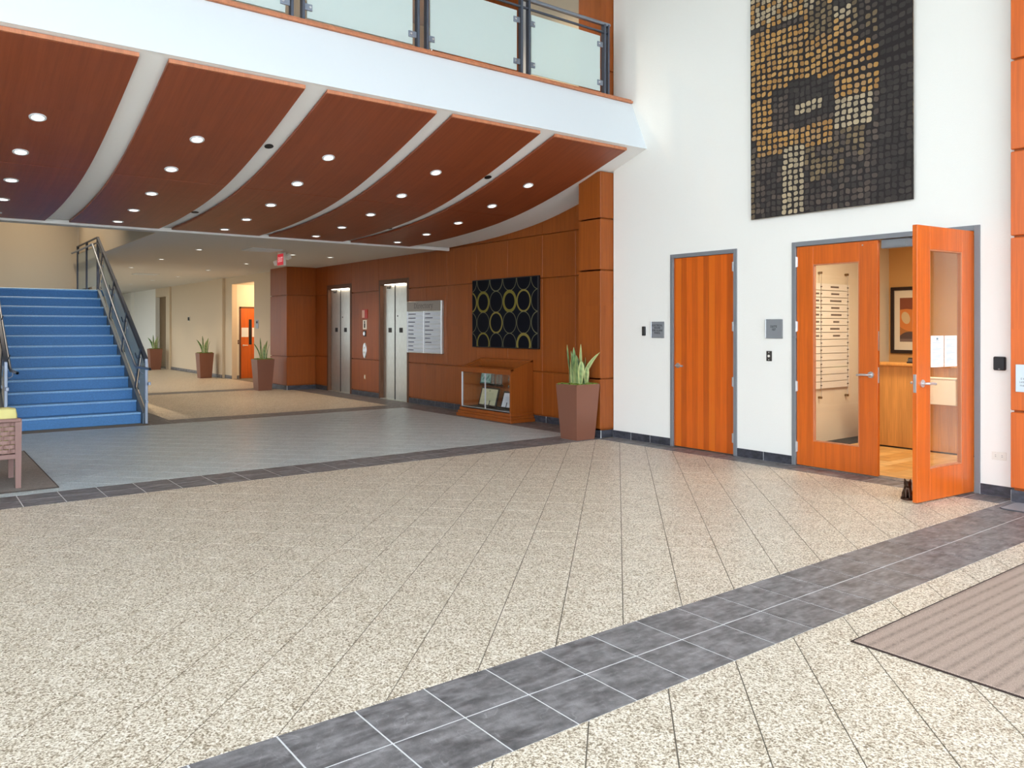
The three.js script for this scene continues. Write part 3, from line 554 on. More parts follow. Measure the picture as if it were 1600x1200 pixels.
{
  const d = struct('door_1', 'plain orange wooden door in a grey frame on the white wall', 'door');
  mesh('frame', frameU(...D1), M.frameGrey, d);
  const leaf = mesh('leaf', bx(7.915, 7.96, 0.012, 2.43, D1[0] + 0.053, D1[1] - 0.053, 0.003, [0.3, 0.1]), M.doorPlain, d);
  mesh('stop', bx(7.962, 7.99, 0, 2.44, D1[0] + 0.05, D1[1] - 0.05, 0), M.frameGrey, d);
  for (const y of [2.27, 1.55, 0.885, 0.21]) hinge(d, 7.903, y, D1[0] + 0.052);
  lever(leaf, 1.05, [7.915, D1[1] - 0.12], [0, -1], [-1, 0]);
}
function glazedLeaf(parent, W, hingeSide, group) {                    // leaf in its own group frame: along +x from the hinge, face to +z(front), y up
  const H0 = 0.012, H1 = 2.435, g0 = 0.2, g1 = W - 0.2, y0 = 0.29, y1 = 2.23, t = 0.022;
  const B = (x0, x1, y0_, y1_, z0, z1, c = 0.003, uo) => bx(x0, x1, y0_, y1_, -z1, -z0, c, uo);
  const leaf = mesh('leaf', merge([B(0, g0, H0, H1, -t, t, 0.003, [0.2, 0]), B(g1, W, H0, H1, -t, t, 0.003, [0.7, 0.4]), B(g0 - 0.002, g1 + 0.002, H0, y0, -t, t, 0.003, [0.4, 1]), B(g0 - 0.002, g1 + 0.002, y1, H1, -t, t, 0.003, [0.9, 0.6])]), M.door, parent);
  mesh('glazing_bead', merge([B(g0, g0 + 0.012, y0, y1, -t + 0.004, t - 0.002, 0.002), B(g1 - 0.012, g1, y0, y1, -t + 0.004, t - 0.002, 0.002), B(g0 + 0.012, g1 - 0.012, y0, y0 + 0.012, -t + 0.004, t - 0.002, 0.002), B(g0 + 0.012, g1 - 0.012, y1 - 0.012, y1, -t + 0.004, t - 0.002, 0.002)]), M.woodEdge, leaf);
  mesh('glass_pane', B(g0 + 0.01, g1 - 0.01, y0 + 0.01, y1 - 0.01, -0.003, 0.003, 0), M.glass, leaf);
  mesh('lever_handle', merge([new THREE.CylinderGeometry(0.032, 0.034, 0.014, 24).rotateX(Math.PI / 2).translate(W - 0.07, 1.05, t + 0.006), tube([[W - 0.07, 1.05, -t], [W - 0.07, 1.05, -t - 0.045], [W - 0.085, 1.05, -t - 0.058], [W - 0.14, 1.05, -t - 0.06], [W - 0.195, 1.044, -t - 0.055]], 0.0115, 30, 10)]), M.chrome, leaf);
  mesh('lever_handle', merge([new THREE.CylinderGeometry(0.032, 0.034, 0.014, 24).rotateX(Math.PI / 2).translate(W - 0.07, 1.05, -t - 0.006), tube([[W - 0.07, 1.05, t], [W - 0.07, 1.05, t + 0.045], [W - 0.085, 1.05, t + 0.058], [W - 0.14, 1.05, t + 0.06], [W - 0.195, 1.044, t + 0.055]], 0.0115, 30, 10)]), M.chrome, leaf);
  mesh('lock_plate', B(W - 0.004, W + 0.002, 0.97, 1.13, -0.013, 0.013, 0.001), M.chrome, leaf);
  for (const y of [2.27, 1.55, 0.885, 0.21]) mesh('hinge', merge([new THREE.CylinderGeometry(0.009, 0.009, 0.115, 10).translate(-0.006, y, t + 0.006), B(-0.012, 0.012, y - 0.055, y + 0.055, t - 0.004, t + 0.002, 0.001)]), M.chrome, leaf);
  mesh('strike_pin', new THREE.CylinderGeometry(0.006, 0.008, 0.012, 10).rotateX(Math.PI / 2).translate(W - 0.16, 2.395, t + 0.005), M.chrome, leaf);
  return leaf;
}
{
  const d = struct('door_2', 'double wooden doors with tall glass panes, one leaf swung open', 'door');
  mesh('frame', frameU(...D2), M.frameGrey, d);
  const W = (D2[1] - D2[0] - 0.106) / 2;
  // closed leaf: hinge at the larger a; its face looks to -x
  const shut = new THREE.Group(); shut.name = 'closed_leaf'; shut.userData.label = 'closed leaf with a tall glass pane'; d.add(shut);
  shut.position.set(7.937, 0, -(D2[1] - 0.053)); shut.rotation.y = -Math.PI / 2;                  // local +x -> +z (smaller a), local +z -> -x
  glazedLeaf(shut, W);
  mesh('edge_bolt', bx(W - 0.02, W + 0.001, 1.3, 1.5, -0.01, 0.01, 0.001), M.chrome, shut.children[0]);
  // open leaf: hinge at the smaller a, swung out into the lobby; mirrored by turning it over its own axis
  const open = new THREE.Group(); open.name = 'open_leaf'; open.userData.label = 'leaf swung open into the lobby with two taped notices'; d.add(open);
  open.position.set(7.91, 0, -(D2[0] + 0.055 + 0.022));
  open.rotation.y = Math.PI - 0.088;                                                             // local +x -> -x and a little into the building
  const lf = glazedLeaf(open, W);
  open.children[0].scale.z = 1;
  const note = (n) => canvasTex(220, 290, (c, w, h) => { c.fillStyle = '#f4f7f8'; c.fillRect(0, 0, w, h); c.fillStyle = '#74868f'; if (n) { c.fillRect(95, 18, 30, 20); c.fillRect(85, 46, 50, 4); } for (let y = n ? 62 : 34; y < 262; y += 11) { if ((y / 11 | 0) % 6 === 0) continue; c.fillStyle = '#8d9ca4'; c.fillRect(30, y, 90 + ((y * 37) % 70), 3); } });
  const M1 = new THREE.MeshStandardMaterial({ map: note(1), roughness: 0.8, side: THREE.DoubleSide }), M2 = new THREE.MeshStandardMaterial({ map: note(0), roughness: 0.8, side: THREE.DoubleSide });
  const put = (x, m) => { const p = mesh('paper_notice', new THREE.PlaneGeometry(0.205, 0.28), m, lf); p.rotation.y = Math.PI; p.position.set(x, 1.325, -0.0045); };
  put(0.582, M1); put(0.363, M2);
  // closer bodies under the frame head
  mesh('door_closer', merge([bx(7.93, 7.99, 2.345, 2.435, 3.83, 4.15, 0.006), bx(7.925, 7.93, 2.36, 2.42, 3.9, 4.12, 0.001), bx(7.935, 7.985, 2.36, 2.43, 3.6, 3.82, 0.006)]), M.signGrey, d);
  mesh('closer_arm', bar([7.95, 2.425, 3.86], [7.6, 2.425, 3.34], 0.028, 0.008), M.signGrey, d);
}

// ------------------------------------------------------------ things on the white wall
function wallSign(label, a, y, w, h, lines, sizes) {
  const s = thing('room_sign', label, 'sign', [7.91, y, a]);
  mesh('backplate', bx(-0.018, 0, -h / 2, h / 2, -w / 2, w / 2, 0.003), M.signGrey, s);
  mesh('side_rail', bx(-0.021, 0, -h / 2, h / 2, w / 2 - 0.012, w / 2, 0.003), M.chrome, s);
  const tx = canvasTex(512, 512, (c) => { c.fillStyle = '#85888c'; c.fillRect(0, 0, 512, 512); c.fillStyle = '#16181c'; c.textAlign = 'center'; lines.forEach(([t, yy], i) => { c.font = 'bold ' + sizes + 'px sans-serif'; c.fillText(t, 256, yy, 470); }); });
  mesh('lettering', printX(w - 0.03, h - 0.012, -0.0186, 0, -0.004), new THREE.MeshStandardMaterial({ map: tx, roughness: 0.5 }), s);
}
wallSign('grey room sign with four dark text lines beside the plain door', 7.157, 1.508, 0.225, 0.215, [['ELECTRICAL', 140], ['ROOM', 222], ['FIRE ALARM', 310], ['PANEL', 392]], 92);
wallSign('grey suite sign with two short text lines between the doors', 5.39, 1.523, 0.225, 0.22, [['SUITE', 220], ['107', 305]], 84);
{
  const k = thing('card_reader', 'narrow black reader on the white wall left of the electrical sign', 'reader', [7.91, 1.49, 7.40]);
  mesh('body', bx(-0.022, 0, -0.062, 0.062, -0.03, 0.03, 0.006), M.black, k); mesh('cover', bx(-0.026, -0.02, -0.045, 0.045, -0.018, 0.018, 0.004), std('#3a3936', 0.4), k);
  const e = thing('entry_button', 'small dark push button plate below the suite sign', 'button', [7.91, 1.21, 5.455]);
  mesh('plate', bx(-0.01, 0, -0.058, 0.058, -0.036, 0.036, 0.003), std('#4b4743', 0.45, { metalness: 0.4 }), e); mesh('button', disc(0.014, 0.01, -0.012, 0, 0), M.plasticWhite, e);
  for (const y of [-0.042, 0.042]) mesh('screw', disc(0.006, 0.004, -0.011, y, 0, 10), M.chrome, e);
  const b = thing('black_keypad', 'square black wall unit above the outlet near the pilaster', 'keypad', [7.91, 1.212, 3.027]);
  mesh('body', bx(-0.035, 0, -0.062, 0.062, -0.05, 0.05, 0.008), M.black, b); mesh('badge', bx(-0.037, -0.034, -0.055, -0.045, -0.008, 0.008, 0.001), M.signGrey, b);
  const o = thing('wall_outlet', 'white double wall outlet low beside the pilaster', 'outlet', [7.91, 0.37, 3.038]);
  mesh('plate', bx(-0.008, 0, -0.037, 0.037, -0.06, 0.06, 0.003), M.plasticWhite, o);
  for (const s of [-1, 1]) { const f = mesh('socket', bx(-0.011, -0.006, -0.018, 0.018, s * 0.027 - 0.016, s * 0.027 + 0.016, 0.004), M.plasticWhite, o); for (const t of [-1, 1]) mesh('slot', bx(-0.0115, -0.01, t * 0.007 - 0.0015, t * 0.007 + 0.0015, s * 0.027 - 0.005, s * 0.027 + 0.005, 0), M.black, f); }
  // notice plate on the pilaster
  const n = thing('notice_plate', 'pale blue notice plate hanging on the wood pilaster', 'sign', [7.757, 1.09, 2.705]);
  mesh('plate', bx(-0.012, -0.004, -0.115, 0.125, -0.15, 0.14, 0.003), std('#cfdbe2', 0.35), n);
  const tx = canvasTex(512, 420, (c) => { c.fillStyle = '#cfdbe2'; c.fillRect(0, 0, 512, 420); c.fillStyle = '#30343a'; c.font = '44px sans-serif'; c.fillText('E b', 60, 230); c.fillText('Lett', 40, 285); c.fillText('mai', 48, 340); });
  mesh('lettering', printX(0.27, 0.22, -0.0125, 0.003, -0.004), new THREE.MeshStandardMaterial({ map: tx, roughness: 0.4 }), n);
  mesh('hook', tube([[-0.002, 0.2, -0.02], [-0.02, 0.205, -0.02], [-0.022, 0.19, -0.02]], 0.006, 10, 8), M.chrome, n);
}
// tapestry
{
  const W = 1.885, H = 3.5, t = thing('wall_tapestry', 'tall dark woven tapestry with gold and cream stone shapes', 'tapestry', [7.91, 2.80, 4.735]);
  const tx = canvasTex(1024, 1900, (c, w, h) => {
    c.fillStyle = '#2b2524'; c.fillRect(0, 0, w, h);
    const gold = ['#b98a4c', '#c4975a', '#a87d48', '#b08a5c'], cream = ['#b3a184', '#a8977c', '#bfab8a'], tanC = ['#8a7658', '#7a684e', '#6d5d48'], dim = ['#574c45', '#4d443f', '#62564c'], dark = ['#403a37', '#47403c', '#3b3633'];
    const pick = (l) => l[Math.floor(rnd() * l.length)];
    const zone = (X, Y) => {                                          // X 0..1 across, Y metres above the lower edge
      const y = 1 - Y / 2.58;                                         // 0 at the picture's upper edge, 1 at the hem
      const hit = (a, b, p, q) => X >= a && X < b && y >= p && y < q;
      if (hit(0.57, 1, -1, 0.155)) return dark; if (hit(0.83, 1, -1, 1)) return dark;
      if (hit(0.24, 0.37, 0.70, 1)) return cream;
      if (hit(0.28, 0.5, 0.515, 0.575)) return cream; if (hit(0.27, 0.555, 0.435, 0.60)) return dark;
      if (hit(0.14, 0.27, 0.46, 0.63)) return dim;
      if (hit(0.56, 0.8, 0.345, 0.56)) return gold; if (hit(0.55, 0.78, 0.56, 0.675)) return cream;
      if (hit(0.02, 0.56, 0.62, 0.72)) return gold; if (hit(0, 0.14, 0.44, 0.66)) return gold;
      if (hit(0.4, 0.57, 0.14, 0.26)) return tanC; if (hit(0.68, 0.84, 0.14, 0.31)) return rnd() < 0.5 ? dim : tanC;
      if (hit(0.52, 0.72, 0.17, 0.22)) return cream; if (hit(0, 0.7, 0.17, 0.435)) return gold;
      if (hit(0, 0.45, -1, 0.15)) return rnd() < 0.55 ? cream : gold; if (hit(0.38, 0.57, -1, 0.17)) return rnd() < 0.5 ? gold : tanC;
      if (hit(0.38, 0.75, 0.68, 0.79)) return rnd() < 0.6 ? tanC : dim; if (hit(0.42, 0.62, 0.79, 0.86)) return tanC;
      if (hit(0, 0.05, 0.7, 1)) return tanC; return rnd() < 0.6 ? dim : dark;
    };
    const rowsN = 54;
    for (let j = 0; j < rowsN; j++) {
      const nCol = 27;
      for (let i = 0; i < nCol; i++) {
        const X = (i + 0.5) / nCol, Yf = (j + 0.5) / rowsN;          // Yf from the top of the cloth
        const bend = X < 0.42 ? Math.sin(X * 5 + j * 0.16) * 0.012 * (Yf < 0.62 ? 1 : 0.3) : -Math.max(0, X - 0.42) * 0.16 * Math.sin(Math.PI * Math.max(0, Math.min(1, (Yf - 0.22) / 0.4)));
        const x = (X + rr(-0.004, 0.004) + Math.sin(j * 0.22) * 0.006) * w, y = (Yf + bend) * h + rr(-3, 3);
        const Y = (1 - y / h) * 3.5; if (y < 8 || y > h - 14) continue;
        c.fillStyle = pick(zone(X, Y)); const k = zone(X, Y) === dark ? 0.95 : 0.86, rx = w / nCol / 2 * k * rr(0.82, 0.98), ry = h / rowsN / 2 * k * rr(0.82, 0.98), ph = rr(-0.35, 0.35);
        c.beginPath();
        for (let q = 0; q <= 14; q++) { const an = q / 14 * Math.PI * 2, e = 0.62, cx = Math.sign(Math.cos(an)) * Math.abs(Math.cos(an)) ** e * rx * (1 + 0.1 * Math.sin(an * 2 + i + j)), cy = Math.sign(Math.sin(an)) * Math.abs(Math.sin(an)) ** e * ry * (1 + 0.1 * Math.cos(an + i * 2)); const px = x + cx * Math.cos(ph) - cy * Math.sin(ph) * 0.5, py = y + cy * Math.cos(ph) + cx * Math.sin(ph); if (q) c.lineTo(px, py); else c.moveTo(px, py); }
        c.closePath(); c.fill();
      }
    }
  });
  const weave = dataTex(256, [1, 1], (x, y) => { const v = cl(128 + 90 * Math.sin(x * Math.PI / 4) * Math.sin(y * Math.PI / 4)); return [v, v, v]; }, false); weave.repeat.set(14, 26);
  const g = new THREE.BoxGeometry(H * 0 + W, H, 0.012, 30, 40, 1), p = g.attributes.position;
  for (let i = 0; i < p.count; i++) { const X = p.getX(i), Y = p.getY(i) / H + 0.5; p.setZ(i, p.getZ(i) + 0.012 * (1 - Y) * Math.sin(X * 3.2 + 0.6) + 0.006 * Math.sin(X * 7 + Y * 3)); }
  g.computeVertexNormals(); g.rotateY(-Math.PI / 2).translate(-0.04, H / 2, 0);
  mesh('cloth', g, new THREE.MeshPhysicalMaterial({ map: tx, roughness: 0.95, bumpMap: weave, bumpScale: 0.002, sheen: 0.2 }), t);
  mesh('hanging_rod', new THREE.CylinderGeometry(0.014, 0.014, W + 0.1, 12).rotateX(Math.PI / 2).translate(-0.04, H + 0.02, 0), M.black, t);
}

// ------------------------------------------------------------ things on the elevator wall
{
  const d = thing('directory_board', 'brushed metal directory board with rows of name strips by the elevators', 'directory', [8.175, 1.03, 13.5]), W = 1.3;
  mesh('backing', bx(-0.03, 0.022, 0, 1.03, -W / 2, W / 2, 0.004), M.steel, d);
  const tx = canvasTex(1024, 180, (c) => { c.fillStyle = '#9a928a'; c.fillRect(0, 0, 1024, 180); c.fillStyle = '#5b5252'; c.font = '130px serif'; c.textAlign = 'center'; c.fillText('Directory', 512, 130); });
  const hd = mesh('header', bx(-0.045, -0.03, 0.83, 1.03, -W / 2, W / 2, 0.004), M.steel, d); mesh('lettering', printX(W - 0.02, 0.19, -0.0455, 0.93, 0), new THREE.MeshStandardMaterial({ map: tx, roughness: 0.4, metalness: 0.5 }), hd);
  const strip = std('#c4c8d0', 0.25, { metalness: 0.3 }), print = std('#4d4c55', 0.6);
  for (let k = 0; k < 2; k++) for (let i = 0; i < 10; i++) {
    const a = k ? W / 2 - 0.02 : -0.015, b = k ? 0.015 : -W / 2 + 0.02, y = 0.02 + i * 0.08;
    const s = mesh('name_strip', bx(-0.037, -0.03, y, y + 0.072, Math.min(a, b), Math.max(a, b), 0.002), strip, d);
    if (k || i > 1) mesh('printed_line', bx(-0.0375, -0.0365, y + 0.026, y + 0.045, Math.max(a, b) - 0.04 - rr(0.15, 0.32), Math.max(a, b) - 0.04, 0), print, s);
  }
  for (const [p, q] of [[-0.012, 0.012], [-W / 2, -W / 2 + 0.016], [W / 2 - 0.016, W / 2]]) mesh('divider', bx(-0.042, -0.03, 0, 0.83, p, q, 0.002), M.chrome, d);
}
{
  const W = 1.88, H = 1.2, t = thing('wall_art', 'black wall panel painted with rows of olive gold rings', 'artwork', [8.2, 1.185, 10.89]);
  mesh('frame', bx(-0.05, 0, 0, H, -W / 2, W / 2, 0.004), M.black, t);
  const tx = canvasTex(1536, 980, (c, w, h) => {
    c.fillStyle = '#0b0e1a'; c.fillRect(0, 0, w, h); const px = w / W, dx = 0.392 * px, dy = 0.372 * px, R = 0.19 * px;
    for (let j = -1; j < 4; j++) for (let i = -1; i < 6; i++) {
      const x = 0.335 * px - 0 + (i - 0) * dx, y = 0.395 * px + (j - 0) * dy, key = i + ',' + j;
      const thick = { '0,0': 40, '2,0': 46, '3,0': 26, '1,1': 26, '0,2': 26, '3,2': 40, '-1,0': 24, '0,1': 9, '4,1': 16, '1,-1': 18 }[key] || 11;
      c.fillStyle = '#0a0c17'; c.beginPath(); c.ellipse(x, y, R, R * 1.0, 0, 0, 7); c.fill();
      c.strokeStyle = thick > 20 ? ['#7d7333', '#8a7c3f'][(i + 6) % 2] : '#6b6a50'; c.lineWidth = thick; c.beginPath(); c.ellipse(x, y, R - thick / 3, R - thick / 3, 0, 0, 7); c.stroke();
    }
  });
  mesh('painted_face', printX(W - 0.03, H - 0.03, -0.0505, H / 2, 0), new THREE.MeshPhysicalMaterial({ map: tx, roughness: 0.6, specularIntensity: 0.25 }), t);
}
{
  const at = (y) => [8.2, y, 16.13];
  const f = thing('fire_notice', 'red notice plate between the elevators', 'sign', at(1.84)); mesh('plate', bx(-0.012, 0, -0.1, 0.1, -0.13, 0.13, 0.002), M.red, f); mesh('pale_panel', bx(-0.0135, -0.011, -0.085, 0.085, 0.0, 0.12, 0), std('#e3b9a8', 0.5), f);
  const p = thing('pictogram_sign', 'small black and white pictogram sign below the red plate', 'sign', at(1.60)); mesh('plate', bx(-0.01, 0, -0.105, 0.105, -0.09, 0.09, 0.002), M.plasticWhite, p);
  mesh('symbol', merge([bx(-0.0115, -0.009, -0.07, 0.03, -0.03, 0.03, 0.001), disc(0.025, 0.003, -0.0105, 0.06, 0)]), M.black, p);
  const k = thing('key_switch', 'round chrome key switch between the elevators', 'switch', at(1.40)); mesh('plate', bx(-0.01, 0, -0.065, 0.065, -0.06, 0.06, 0.003), M.black, k); mesh('dial', disc(0.042, 0.02, -0.02, 0, 0), M.chrome, k);
  const c = thing('call_station', 'tall oval steel call button plate between the elevators', 'call button', at(1.02));
  const e = new THREE.CylinderGeometry(0.075, 0.08, 0.02, 28).rotateZ(Math.PI / 2); e.scale(1, 2.2, 1); e.translate(-0.01, 0, 0); mesh('plate', e, M.chrome, c);
  for (const y of [0.06, -0.04]) mesh('button', disc(0.022, 0.012, -0.025, y, 0), M.plasticWhite, c);
  const o = thing('wall_outlet', 'brass wall outlet low between the elevators', 'outlet', [8.2, 0.43, 16.13]); mesh('plate', bx(-0.008, 0, -0.05, 0.05, -0.035, 0.035, 0.003), std('#c9a97c', 0.35, { metalness: 0.6 }), o); mesh('socket', bx(-0.011, -0.006, -0.03, 0.03, -0.015, 0.015, 0.003), M.plasticWhite, o);
}
{ // corridor wall pieces
  const h = thing('fire_alarm', 'small black and white alarm strobe on the corridor wall', 'alarm', [7.75, 1.83, 28.3]); mesh('plate', bx(-0.02, 0, -0.08, 0.08, -0.09, 0.09, 0.003), M.plasticWhite, h); mesh('lens', bx(-0.05, -0.02, -0.06, 0.06, -0.08, 0.03, 0.01), M.black, h);
  const s = thing('room_sign', 'small blue grey sign beside the lit alcove opening', 'sign', [7.75, 1.63, 21.7]); mesh('plate', bx(-0.015, 0, -0.12, 0.12, -0.09, 0.09, 0.002), std('#a9b3c2', 0.4), s); mesh('dark_strip', bx(-0.017, -0.014, 0.02, 0.08, -0.06, 0.06, 0.001), M.black, s);
}

// ------------------------------------------------------------ display case and what it shows
{
  const c = thing('display_case', 'low wooden display case with glass front and slanted glass top', 'display case', [7.735, 0, 10.13]);
  const W = 1.46, D = 0.455, F = 0.85, B = 1.0, sid = (a) => solid([[0, 0.15, a], [0, F, a], [D, B, a], [D, 0.15, a]], [[0, 0.15, a + 0.035], [0, F, a + 0.035], [D, B, a + 0.035], [D, 0.15, a + 0.035]]);
  mesh('side_panel', sid(0), M.wood, c); mesh('side_panel', sid(W - 0.035), M.wood, c);
  mesh('back_panel', bx(D - 0.02, D, 0.15, B - 0.02, 0.035, W - 0.035, 0.002), M.wood, c);
  mesh('plinth', merge([bx(-0.05, D, 0, 0.055, -0.06, W + 0.06, 0.006), bx(-0.03, D, 0.055, 0.10, -0.035, W + 0.035, 0.006), bx(-0.012, D, 0.10, 0.15, -0.012, W + 0.012, 0.006)]), M.wood, c);
  mesh('floor_board', bx(0, D - 0.02, 0.15, 0.17, 0.035, W - 0.035, 0.002), std('#23201f', 0.8), c);
  mesh('front_rail', bx(0, 0.03, F - 0.08, F, 0.035, W - 0.035, 0.003), M.wood, c);
  const sl = (B - F) / D, top = (x0, x1, a0, a1, o) => solid([[x0, F + sl * x0 - 0.025, a0], [x0, F + sl * x0 + o, a0], [x1, F + sl * x1 + o, a0], [x1, F + sl * x1 - 0.025, a0]], [[x0, F + sl * x0 - 0.025, a1], [x0, F + sl * x0 + o, a1], [x1, F + sl * x1 + o, a1], [x1, F + sl * x1 - 0.025, a1]]);
  mesh('top_frame', merge([top(-0.01, 0.05, 0, W, 0.004), top(D - 0.05, D, 0, W, 0.004)]), M.wood, c);
  mesh('glass_top', solid([[0.05, F + sl * 0.05 - 0.012, 0.035], [D - 0.05, F + sl * (D - 0.05) - 0.012, 0.035], [D - 0.05, F + sl * (D - 0.05) - 0.006, 0.035], [0.05, F + sl * 0.05 - 0.006, 0.035]], [[0.05, F + sl * 0.05 - 0.012, W - 0.035], [D - 0.05, F + sl * (D - 0.05) - 0.012, W - 0.035], [D - 0.05, F + sl * (D - 0.05) - 0.006, W - 0.035], [0.05, F + sl * 0.05 - 0.006, W - 0.035]]), M.glass, c);
  mesh('sliding_pane', bx(0.008, 0.012, 0.17, F - 0.08, 0.035, W / 2 + 0.02, 0), M.glass, c); mesh('sliding_pane', bx(0.018, 0.022, 0.17, F - 0.08, W / 2 - 0.02, W - 0.035, 0), M.glass, c);
  mesh('track', merge([bx(0, 0.03, 0.15, 0.178, 0.035, W - 0.035, 0.002), bx(0.0, 0.026, 0.178, F - 0.08, W - 0.047, W - 0.035, 0.002), bx(0.004, 0.024, 0.178, F - 0.08, W / 2 - 0.008, W / 2 + 0.008, 0.001)]), M.chrome, c);
  mesh('glass_shelf', bx(0.09, D - 0.02, 0.545, 0.553, 0.036, W - 0.036, 0), M.glass, c);
  // contents
  const X = 7.735, A = 10.13;
  const cert = (label, a, w, h, mat, x, tilt = 0.28) => { const f = thing('framed_certificate', label, 'certificate', [X + x, 0.171, A + a]);
    const inner = new THREE.Group(); const fr = bx(-0.02, 0, 0, h, -w / 2, w / 2, 0.003), pa = printX(w - 0.06, h - 0.06, -0.0205, h / 2, 0), ea = bx(-0.05, -0.02, 0, 0.012, -w * 0.3, w * 0.3, 0.002), pr = merge([bx(-0.03, -0.021, 0.0, 0.11, -0.07, -0.055, 0.002), bx(-0.03, -0.021, 0.0, 0.11, 0.06, 0.075, 0.002)]);
    for (const [n, g, m] of [['frame', fr, M.black], ['certificate_sheet', pa, mat], ['easel', merge([ea, pr]), M.black]]) { g.rotateZ(-tilt); mesh(n, g, m, f); }
    return f; };
  const sheet = (bg, mark) => new THREE.MeshStandardMaterial({ roughness: 0.6, map: canvasTex(256, 200, (k, w, h) => { k.fillStyle = bg; k.fillRect(0, 0, w, h); k.fillStyle = mark; k.fillRect(118, 14, 20, 20); for (let y = 50; y < 160; y += 16) k.fillRect(40 + (y % 32), y, 176 - 2 * (y % 32), 3); }) });
  cert('pale green framed certificate on a stand inside the display case', 1.0, 0.52, 0.34, sheet('#c9cba6', '#9aa27c'), 0.25);
  cert('white framed certificate on a stand inside the display case', 0.38, 0.46, 0.30, sheet('#dfe4e8', '#a9b0bb'), 0.25);
  const crystal = new THREE.MeshPhysicalMaterial({ color: '#dff0ee', roughness: 0.05, transmission: 0.9, thickness: 0.03, ior: 1.45 });
  const tealTex = canvasTex(128, 96, (k) => { k.fillStyle = '#3f6f6c'; k.fillRect(0, 0, 128, 96); k.fillStyle = '#9fc9c0'; k.fillRect(8, 8, 112, 80); k.fillStyle = '#4b7e78'; for (let i = 0; i < 9; i++) k.fillRect(14 + i * 11, 20 + (i * 29) % 40, 9, 24); });
  { const p = thing('framed_photo', 'teal toned framed picture on the shelf of the display case', 'picture', [X + 0.3, 0.554, A + 1.1]); mesh('frame', bx(-0.02, 0, 0, 0.22, -0.17, 0.17, 0.003).rotateZ(-0.15), M.black, p); mesh('picture_face', printX(0.31, 0.19, -0.0205, 0.11, 0).rotateZ(-0.15), new THREE.MeshStandardMaterial({ map: tealTex, roughness: 0.4 }), p); }
  for (const [k, [a, h, w, l]] of [[0.82, 0.21, 0.09, 'next to the teal picture'], [0.70, 0.18, 0.07, 'in the middle of three'], [0.60, 0.2, 0.08, 'next to the crystal star']].entries()) { const t = thing('glass_award', 'upright clear glass award block in the display case ' + l, 'award', [X + 0.24, 0.554, A + a], 'glass award blocks in the display case'); mesh('base', bx(-0.03, 0.03, 0, 0.02, -w / 2, w / 2, 0.002), M.black, t); mesh('block', bx(-0.012, 0.012, 0.02, h, -w / 2 + 0.006, w / 2 - 0.006, 0.004), crystal, t); }
  { const t = thing('star_award', 'faceted crystal star award on the shelf of the display case', 'award', [X + 0.22, 0.554, A + 0.3]); mesh('base', cyl(0.035, 0.045, 0.03, 0, 0.015, 0, 6), crystal, t); const s = new THREE.OctahedronGeometry(0.09, 0); s.scale(0.35, 1.05, 0.95); mesh('star', s.translate(0, 0.125, 0), crystal, t); }
}

// ------------------------------------------------------------ planters with snake plants
function bladeGeo(h, w, lean, dir, twist, pale) {
  const n = 9, pos = [], col = [], idx = []; const g1 = new THREE.Color('#6f9a5c'), g2 = new THREE.Color('#456f42'), ye = new THREE.Color('#c9cc8c'), dry = new THREE.Color('#b0895c');
  for (let i = 0; i <= n; i++) {
    const t = i / n, ww = w * (0.55 + 0.9 * t - 1.42 * t * t * t) * 0.5 + 0.001, y = h * (t - 0.12 * Math.abs(lean) * t * t), off = lean * h * t * t * 0.55, tw = twist + t * 0.7;
    const cx = Math.cos(dir) * off, cz = Math.sin(dir) * off, sx = Math.cos(dir + Math.PI / 2 + tw), sz = Math.sin(dir + Math.PI / 2 + tw), nx = -sz, nz = sx, th = 0.006 * (1 - t) + 0.0015, cup = ww * 0.3;
    const mid = (i % 2 ? g2 : g1).clone().lerp(ye, pale * 0.35);
    if (t > 0.93 && lean > 0.3) mid.lerp(dry, 0.7);
    for (const [s, d, c] of [[-1, 0, ye], [-0.72, cup * 0.35 + th * 0.4, mid], [0, cup + th, mid], [0.72, cup * 0.35 + th * 0.4, mid], [1, 0, ye], [0, cup - th, mid]]) { pos.push(cx + sx * ww * s + nx * (d - cup), y, cz + sz * ww * s + nz * (d - cup)); col.push(c.r, c.g, c.b); }
    if (i < n) for (let k = 0; k < 6; k++) { const a = i * 6 + k, b = i * 6 + (k + 1) % 6; idx.push(a, b, a + 6, b, b + 6, a + 6); }
  }
  const g = new THREE.BufferGeometry(); g.setAttribute('position', new THREE.Float32BufferAttribute(pos, 3)); g.setAttribute('color', new THREE.Float32BufferAttribute(col, 3)); g.setIndex(idx); g.computeVertexNormals(); return g;
}
